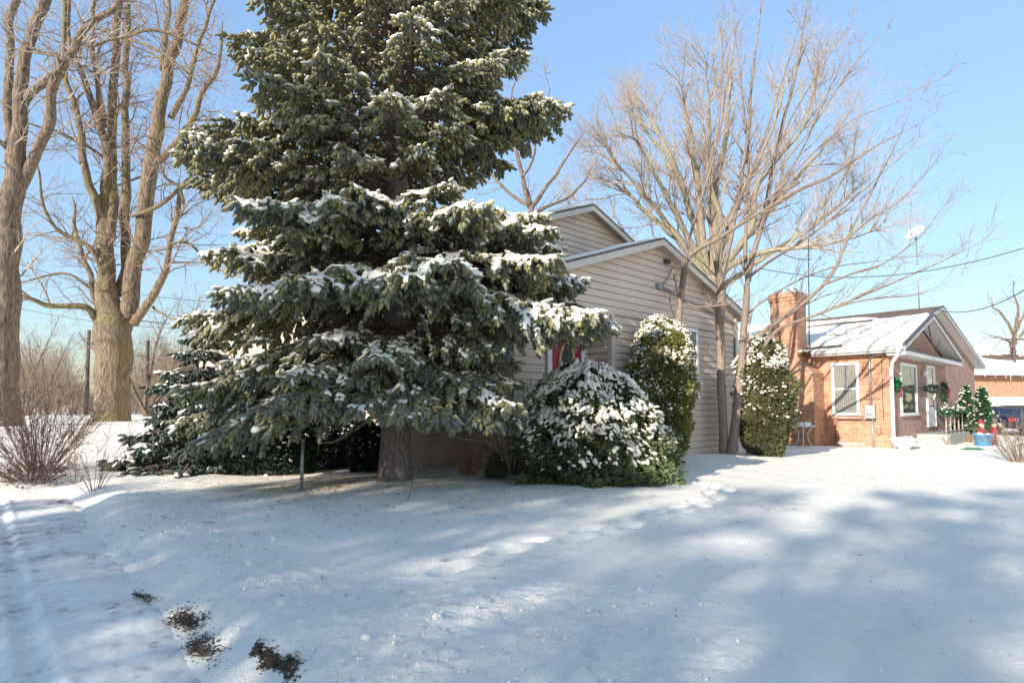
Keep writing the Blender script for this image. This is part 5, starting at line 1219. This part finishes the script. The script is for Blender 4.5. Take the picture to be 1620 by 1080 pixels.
# lawn figures: a toy soldier and a bearded figure in red
skin = simple("figure_face", (.62, .38, .28), .5, var=.05); whitep = M['trim']; blackp = M['darkmetal']
redm = M['darkred']
def figure(loc, label, hat):
    f = thing("lawn_figure", label, "lawn figure", loc, group="red lawn figures by the christmas trees")
    MB().lathe((0, 0, 0), [(.10, 0), (.12, .05), (.09, .30), (.15, .36), (.17, .55), (.13, .72), (.05, .76)], 16, 1, .8).build("coat", redm, f, True)
    MB().lathe((0, 0, .74), [(.03, 0), (.08, .03), (.095, .10), (.08, .17), (.02, .20)], 16).build("head", skin, f, True)
    for s in (-1, 1): MB().tube([(.16 * s, 0, .66), (.22 * s, -.02, .50), (.19 * s, -.06, .36)], [.045, .04, .035], 8).build("arm", redm, f, True)
    for s in (-1, 1): MB().box(.05 * s - .025, .05 * s + .025, -.105, -.09, .84, .86).build("eye", blackp, f)
    MB().lathe((0, -.0, 0), [(.125, .36), (.178, .37), (.178, .40), (.125, .41)], 16, 1, .8).build("belt", blackp if hat != 'soldier' else whitep, f, True)
    if hat == 'soldier': MB().lathe((0, 0, .90), [(.10, 0), (.11, .02), (.115, .20), (.08, .25), (0, .26)], 16).build("tall_hat", blackp, f, True)
    else:
        MB().lathe((0, 0, .89), [(.11, 0), (.12, .03), (.10, .05), (.05, .16), (.0, .24)], 16).build("pointed_hat", redm, f, True); MB().lathe((0, -.05, .70), [(.02, -.06), (.07, .0), (.08, .06), (.05, .09)], 12, 1, .7).build("beard", whitep, f, True)
    f.scale = (.82,) * 3
    return f
p = P(1553, 700, 19.9); figure(Vector((p.x, p.y, gz(p.x, p.y) + .0)), "red coated figure with pointed cap behind the blue tub", 'cap')
p = P(1574, 706, 19.7); figure(Vector((p.x, p.y, gz(p.x, p.y) + .0)), "toy soldier figure in red coat and tall black hat", 'soldier')
# parked car beyond
def car():
    p = P(1625, 690, 27); c = thing("parked_car", "dark blue car with snow on its roof behind the christmas trees", "car", Vector((p.x, p.y, gz(p.x, p.y))), RZ - .35)
    paint = simple("dark_blue_paint", (.008, .014, .035), .25, var=.1)
    side = [(-2.3, .35), (2.25, .35), (2.3, .62), (2.1, .78), (1.25, .88), (.55, 1.32), (-.95, 1.36), (-1.75, .98), (-2.25, .92), (-2.35, .6)]
    m = MB(); m.prism(side, 'y', -.86, .86); b = m.build("body", paint, c, bevel=.05)
    m = MB(); m.prism([(1.12, .90), (.52, 1.27), (-.9, 1.30), (-1.55, .97)], 'y', -.875, .875); m.build("window", M['glass'], c, bevel=.01)
    m = MB(); m.prism([(.5, 1.34), (-.95, 1.38), (-1.0, 1.45), (-.2, 1.50), (.45, 1.44)], 'y', -.74, .74); m.build("roof_snow", M['snow'], c, bevel=.03)
    for x in (-1.45, 1.4):
        for s in (-1, 1):
            wv = MB(); wv.tube([(x, s * .70, .33), (x, s * .88, .33)], .33, 20); wo = wv.build("wheel", blackp, c, True); MB().tube([(x, s * .885, .33), (x, s * .89, .33)], .18, 14).build("rim", M['metal'], wo, True)
    for s in (-1, 1): MB().box(2.2, 2.31, s * .62 - .14, s * .62 + .14, .60, .72).build("headlight", whitep, c, bevel=.02)
    for s in (-1, 1): MB().box(-2.36, -2.26, s * .62 - .14, s * .62 + .14, .66, .84).build("taillight", redm, c, bevel=.02)
car()
# far brick house with garage
def far_house():
    p = P(1533, 660, 44); r = thing("far_house", "low brick house with snowy roof at the far right behind the bungalow", "house", Vector((p.x, p.y, .0)), rad(8))
    tag(r)
    w = MB(); w.box(0, 26, 0, 9, -.5, 3.75); w.build("wall", M['brick'], r)
    g = MB(); g.box(1.6, 7.9, -.05, -.003, -.3, 2.0)
    for k in range(12): g.box(1.7 + k * .52, 1.76 + k * .52, -.07, -.051, -.3, 1.95)
    go = g.build("garage_door", M['trim'], r)
    for k in range(2):
        m = MB(); m.box(5.6 + k * .9, 5.95 + k * .9, -.075, -.052, .9, 1.4); m.build("garage_window", M['glass'], go)
    m = MB(); m.prism([(-.8, 3.72), (4.6, 5.9), (9.8, 3.72), (9.8, 3.9), (4.6, 6.08), (-.8, 3.9)], 'x', -.6, 26.6); m.build("roof", M['shingle'], r)
    e = MB(); e.box(-.6, 26.6, -.88, -.805, 3.66, 3.92); e.build("gutter", M['trim'], r)
    q = math.hypot(5.4, 2.18)
    def hl(a, b):
        h = .5 + .2 * fbm(a * .7, b * .4, 3, 31)
        for ca, cb, ra, rb in ((3.6, 7.5, .9, 3.2), (1.0, 12, .5, 3)): h = h - 1.1 * np.exp(-((a - ca) / ra) ** 2 - ((b - cb) / rb) ** 2)
        return h
    snow_slab("roof_snow", r, (-.6, -.8, 3.92), (0, 5.4 / q, 2.18 / q), (1, 0, 0), q, 27.2, .12, hl, 33, res=.12)
    ic = MB()
    for k in range(26): x = random.uniform(-.3, 20); l = random.uniform(.15, .5); ic.tube([(x, -.86, 3.66), (x, -.86, 3.66 - l)], [.025, .004], 5)
    ic.build("icicles", M['trim'], r)
    d = MB(); d.tube([(9.0, -.95, 3.8), (9.6, -.9, 3.2), (9.9, -.2, 3.0), (9.9, -.12, .0)], .09, 8); d.build("downspout", M['trim'], r, True)
far_house()

# ------------------------------------------------------------------ dish, masts, poles, wires
def mast():
    b = inb(8.2, 3.2, 0); top = P(1449, 372, b.y); base = P(1455, 497, b.y)
    r = thing("satellite_dish", "white satellite dish on a tall thin mast above the bungalow roof", "satellite dish", Vector((base.x, base.y, base.z - .5)), 0)
    t = top - r.location
    m = MB(); m.tube([(0, 0, 0), t], .028, 8); m.build("mast", M['metal'], r, True)
    pr = [(.0, .0), (.12, .012), (.24, .045), (.34, .09), (.40, .125)]; d = MB(); n = 28
    ax = Vector((-.75, -.25, .62)).normalized(); u = ax.orthogonal().normalized(); v = ax.cross(u); c = t + Vector((-.02, -.06, .05))
    base_ = len(d.v)
    for r_, h in pr:
        for k in range(n): a = 2 * math.pi * k / n; d.v.append(tuple(c + u * r_ * math.cos(a) + v * r_ * 1.0 * math.sin(a) + ax * h))
    for i in range(len(pr) - 1):
        for k in range(n): a = i * n + k; b_ = i * n + (k + 1) % n; d.f.append((a, b_, b_ + n, a + n))
    dd = d.build("dish", M['trim'], r, True); s = dd.modifiers.new("t", 'SOLIDIFY'); s.thickness = .015
    f = c + ax * .42 + Vector((-.05, 0, -.12)); m = MB(); m.tube([t + Vector((0, 0, -.1)), c - u * .0 + Vector((-.1, -.02, -.28)), f], .012, 6); m.build("feed_arm", M['metal'], r, True)
    m = MB(); m.tube([f, f - ax * .10], [.03, .035], 10); m.build("receiver", M['trim'], r, True)
mast()
D_ = 20.5; a = P(1280, 548, D_); b = P(1279, 378, D_)
r = thing("antenna_mast", "thin dark antenna mast rising beside the brick chimney", "mast", a, 0); t = b - a
m = MB(); m.tube([(0, 0, -.3), t], [.022, .014], 6); m.build("mast", M['darkmetal'], r, True)
m = MB()
for k in range(4): z = t.z - .1 - k * .42; l = .30 - .04 * k; m.tube([(t.x - l * .4, -l, z), (t.x + l * .4, l, z)], .007, 5)
m.build("antenna_bars", M['darkmetal'], r)
def pole(px, pyt, D, label, arm=True, w=.13):
    t = P(px, pyt, D); b = Vector((t.x, t.y, gz(t.x, t.y) - .2)); r = thing("utility_pole", label, "utility pole", b, 0, "wooden utility poles")
    h = t.z - b.z; m = MB(); m.tube([(0, 0, 0), (0, 0, h)], [w, w * .75], 10); m.build("pole", M['fartwigpole'], r, True)
    if arm:
        m = MB(); m.box(-.9, .9, -.06, .06, h - .55, h - .43); m.build("crossarm", M['fartwigpole'], r)
        for x in (-.8, -.35, .35, .8): MB().lathe((x, 0, h - .43), [(.03, 0), (.05, .05), (.05, .12), (.02, .15)], 8).build("insulator", M['trim'], r, True)
    return r, t
M['fartwigpole'] = bark("pole_wood", (.06, .045, .035), (.14, .10, .08), sc=1)
_, T1 = pole(1603, 527, 46, "utility pole with a crossarm at the right edge")
_, T2 = pole(234, 538, 34, "short dark wooden pole behind the many stemmed bare tree", False)
_, T3 = pole(141, 522, 36, "dark wooden pole just left of the wide mossy trunk", False)
def wire(pts, label, r_=.012, sag=.0, group="overhead wires"):
    p0, p1 = pts[0], pts[-1]; o = p0.copy(); n = 24; q = []
    for i in range(n + 1):
        f = i / n; p = p0.lerp(p1, f); p.z -= sag * 4 * f * (1 - f); q.append(p - o)
    m = MB(); m.tube(q, r_, 5); ob = m.build("overhead_wire", M['darkmetal'], None, True); ob.location = o; tag(ob, label, "wire", group)
wire([P(1640, 386, 20), P(1205, 425, 26), ][::-1], "black cable running from the right edge behind the young trees", .020, .75)
wire([inb(7.6, .3, 5.35), P(1650, 440, 15)], "black cable from the bungalow gable up to the right edge", .016, .45)
wire([P(180, 478, 30), P(320, 505, 30)], "thin upper wire left of the house eave", .016, .1)
wire([P(100, 480, 32), P(340, 516, 30)], "thick lower wire left of the house eave", .03, .3)
wire([P(0, 480, 34), P(330, 520, 34)], "faint wire crossing behind the mossy tree", .016, .4)
wire([P(140, 540, 36), P(345, 575, 40)], "low thin wire meeting the yard trees", .016, .4)
wire([P(-40, 392, 25), P(350, 478, 27)], "long wire crossing the mossy tree to the eave", .014, .5)
wire([T1 + Vector((-.8, 0, -.3)), P(1530, 590, 60)], "faint wire from the far pole to the low house", .02, .3)

# ------------------------------------------------------------------ unseen trees added out of the frame to shade the yard
def shade_tree(name, label, seed):
    return spruce(name, label, seed, hero=False, fine=False, group="unseen spruces added to shade the yard")
st0 = shade_tree("shade_spruce", "unseen tall spruce added off to the left to shade the yard", 77)
SX, SY = math.cos(SUN_AZ), math.sin(SUN_AZ)
spots = [(22, -4.6, 12.8), (23, -2.4, 13), (22, -.4, 12.7), (22, .9, 12.2), (21, 4.6, 11.4), (22, 5.7, 14), (22, 7.2, 16), (24, 8.8, 12), (22, 10.8, 9.5), (24, 12.8, 9.3), (22, 15, 9.3), (23, 17.3, 9.3), (23, 20, 9), (32, 2.7, 15.5)]
for i, (d, c_, h) in enumerate(spots):
    if i == 0: o = st0
    else:
        o = st0.copy(); C.objects.link(o)
        for ch in st0.children: q = ch.copy(); C.objects.link(q); q.parent = o
    x = SX * d + SY * c_; y = SY * d - SX * c_; o.location = (x, y, -.2); o.scale = (h / 15.2 * 1.15,) * 2 + (h / 15.2,); o.rotation_euler = (0, 0, i * 1.3)
